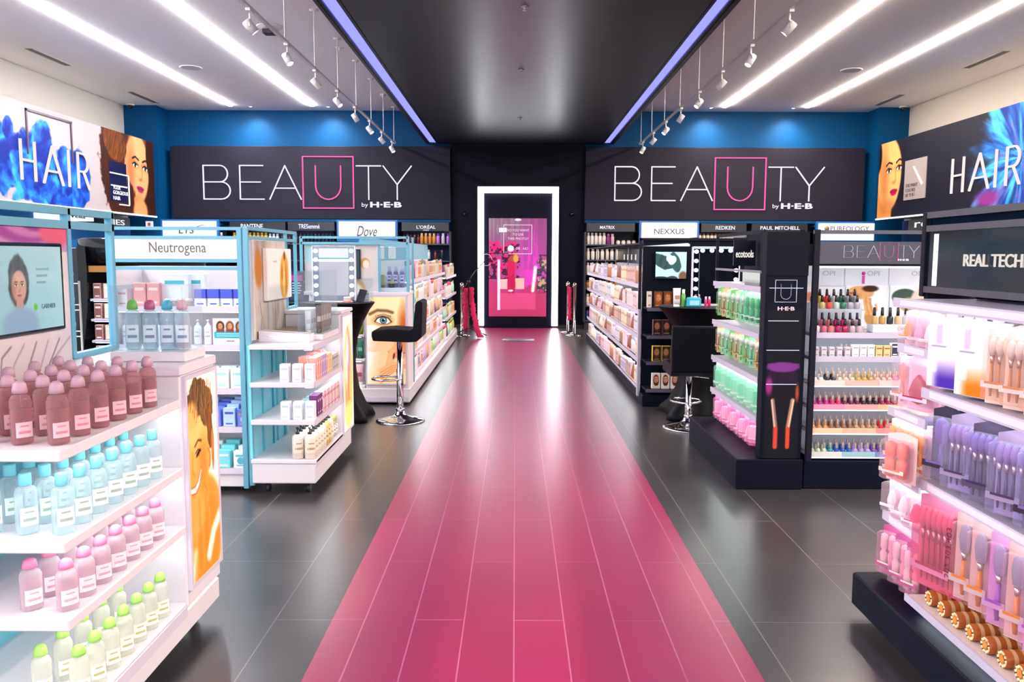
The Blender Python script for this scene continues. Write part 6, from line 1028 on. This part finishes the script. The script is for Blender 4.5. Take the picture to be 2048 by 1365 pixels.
hang(sp('coral', 'F07C60', 'duo', 'F8D8D0', .12, .175, .045), 'sponge_pack', 1.352, 2.83, .615, 'coral gourd-shaped sponge pack hung in front of the purple sets', -PI/2+.45)
# far bay lower
multi(sp('white', 'F6F0F0', 'sponge', 'F0E4E8', .078, .14, .05), 'sponge_pack', 1.455, (3.06, 2.97), .432, .075, 2, 'clear pack with a white teardrop sponge', 'white teardrop packs'); hang(sp('rose', 'E83C80', 'sponge', 'F4ECEE', .10, .14, .05), 'sponge_pack', 1.455, 2.87, .43, 'clear pack with a hot pink rose sponge beside the white teardrops', -PI/2+.45)
multi(pack('mg', .088, .20, 'B8588C', 'E4D8CC', 'duo', .85, 'FFE0F0', .04), 'sponge_pack', 1.445, (3.06, 2.96, 2.868), .185, .065, 2, 'magenta pack with cream tools', 'magenta tool packs')
# near bay lower: pink bags and fan brushes
PBg = pack('pink bag', .19, .34, 'CC7A9C', 'A84058', 'brush', .86, 'FFC8DC', .045, 'D07890')
for a, y in enumerate((2.72,)):
    for b in range(2): hang(PBg, 'brush_set', 1.45+.10*b, y, .262, 'big pink bag of brushes, %s deep on its peg above the rollers' % ordw(b), -PI/2+.35, 'brush set', 'big pink brush bags')
bag = [o for o in C.objects if o.parent is None and str(o.get('label', '')).startswith('big pink bag of brushes, first')][0]; q = bag.location
text('203.303.403', .17, .02, (q.x+.075, q.y-.054, q.z+.17), (0, 0, 1), (-1, 0, 0), mat('6A2840'), bag, d=.0005)
OB = pack('fan', .085, .30, 'C8A8A8', 'D87A30', 'fan', .93, 'FFF4F6', .03); OV = pack('fan', .085, .30, 'C08CB8', '9848A8', 'fan', .93, 'FFF0FC', .03)
for a, (pr, d, y) in enumerate(((OB, 'orange-handled fan brush pack', 2.56), (OB, 'second orange-handled fan brush pack', 2.47), (OV, 'violet-handled fan brush pack', 2.37), (OB, 'third orange-handled fan brush pack', 2.28), (OV, 'second violet-handled fan brush pack', 2.19))):
    for b in range(3): hang(pr, 'brush_pack', 1.45+.055*b, y, .30, '%s, %s deep on its peg above the rollers' % (d, ordw(b)), -PI/2+.45, 'pack', 'fan brush packs')
def roller():
    a = MB(mat('A8561C', 'plastic')).lathe([(.024, 0), (.026, .003), (.026, .099), (.024, .102)], 18, cap=False)
    b = MB(mat('D8A878', 'plastic')); 
    for k in range(3): b.lathe([(.0265, .022+.030*k), (.0265, .034+.030*k)], 18, cap=False)
    c = MB(mat('F4DCA8', 'plastic')); d = MB(mat('F09038', 'plastic'))
    for k in range(10):
        th = 2*PI*k/10; c.lathe([(.0042, -.001), (.0042, .1), (0, .1)], 6, c=(.0195*math.cos(th), .0195*math.sin(th), 0))
    d.lathe([(.014, 0), (.015, -.0005), (.006, .001), (.006, .1)], 5, p=2).lathe([(0, -.001), (.011, -.001)], 5, cap=False)
    R = Matrix.Translation((0, 0, .0265)) @ Matrix.Rotation(-PI/2, 4, 'X')
    return Pro('roller', [('sleeve', a.xf(R)), ('pale_band', b.xf(R)), ('rim_beads', c.xf(R)), ('core', d.xf(R))])
RO = roller()
for i in range(11):
    y = 2.70-.085*i
    for b in range(2): place(RO, 'hair_roller', 1.405+.108*b, y, .222, -PI/2, 'brown banded hair roller, %s from the far end of the tray, %s row' % (ordw(i), 'outer' if b == 0 else 'inner'), 'hair roller', 'hair rollers on the tray')
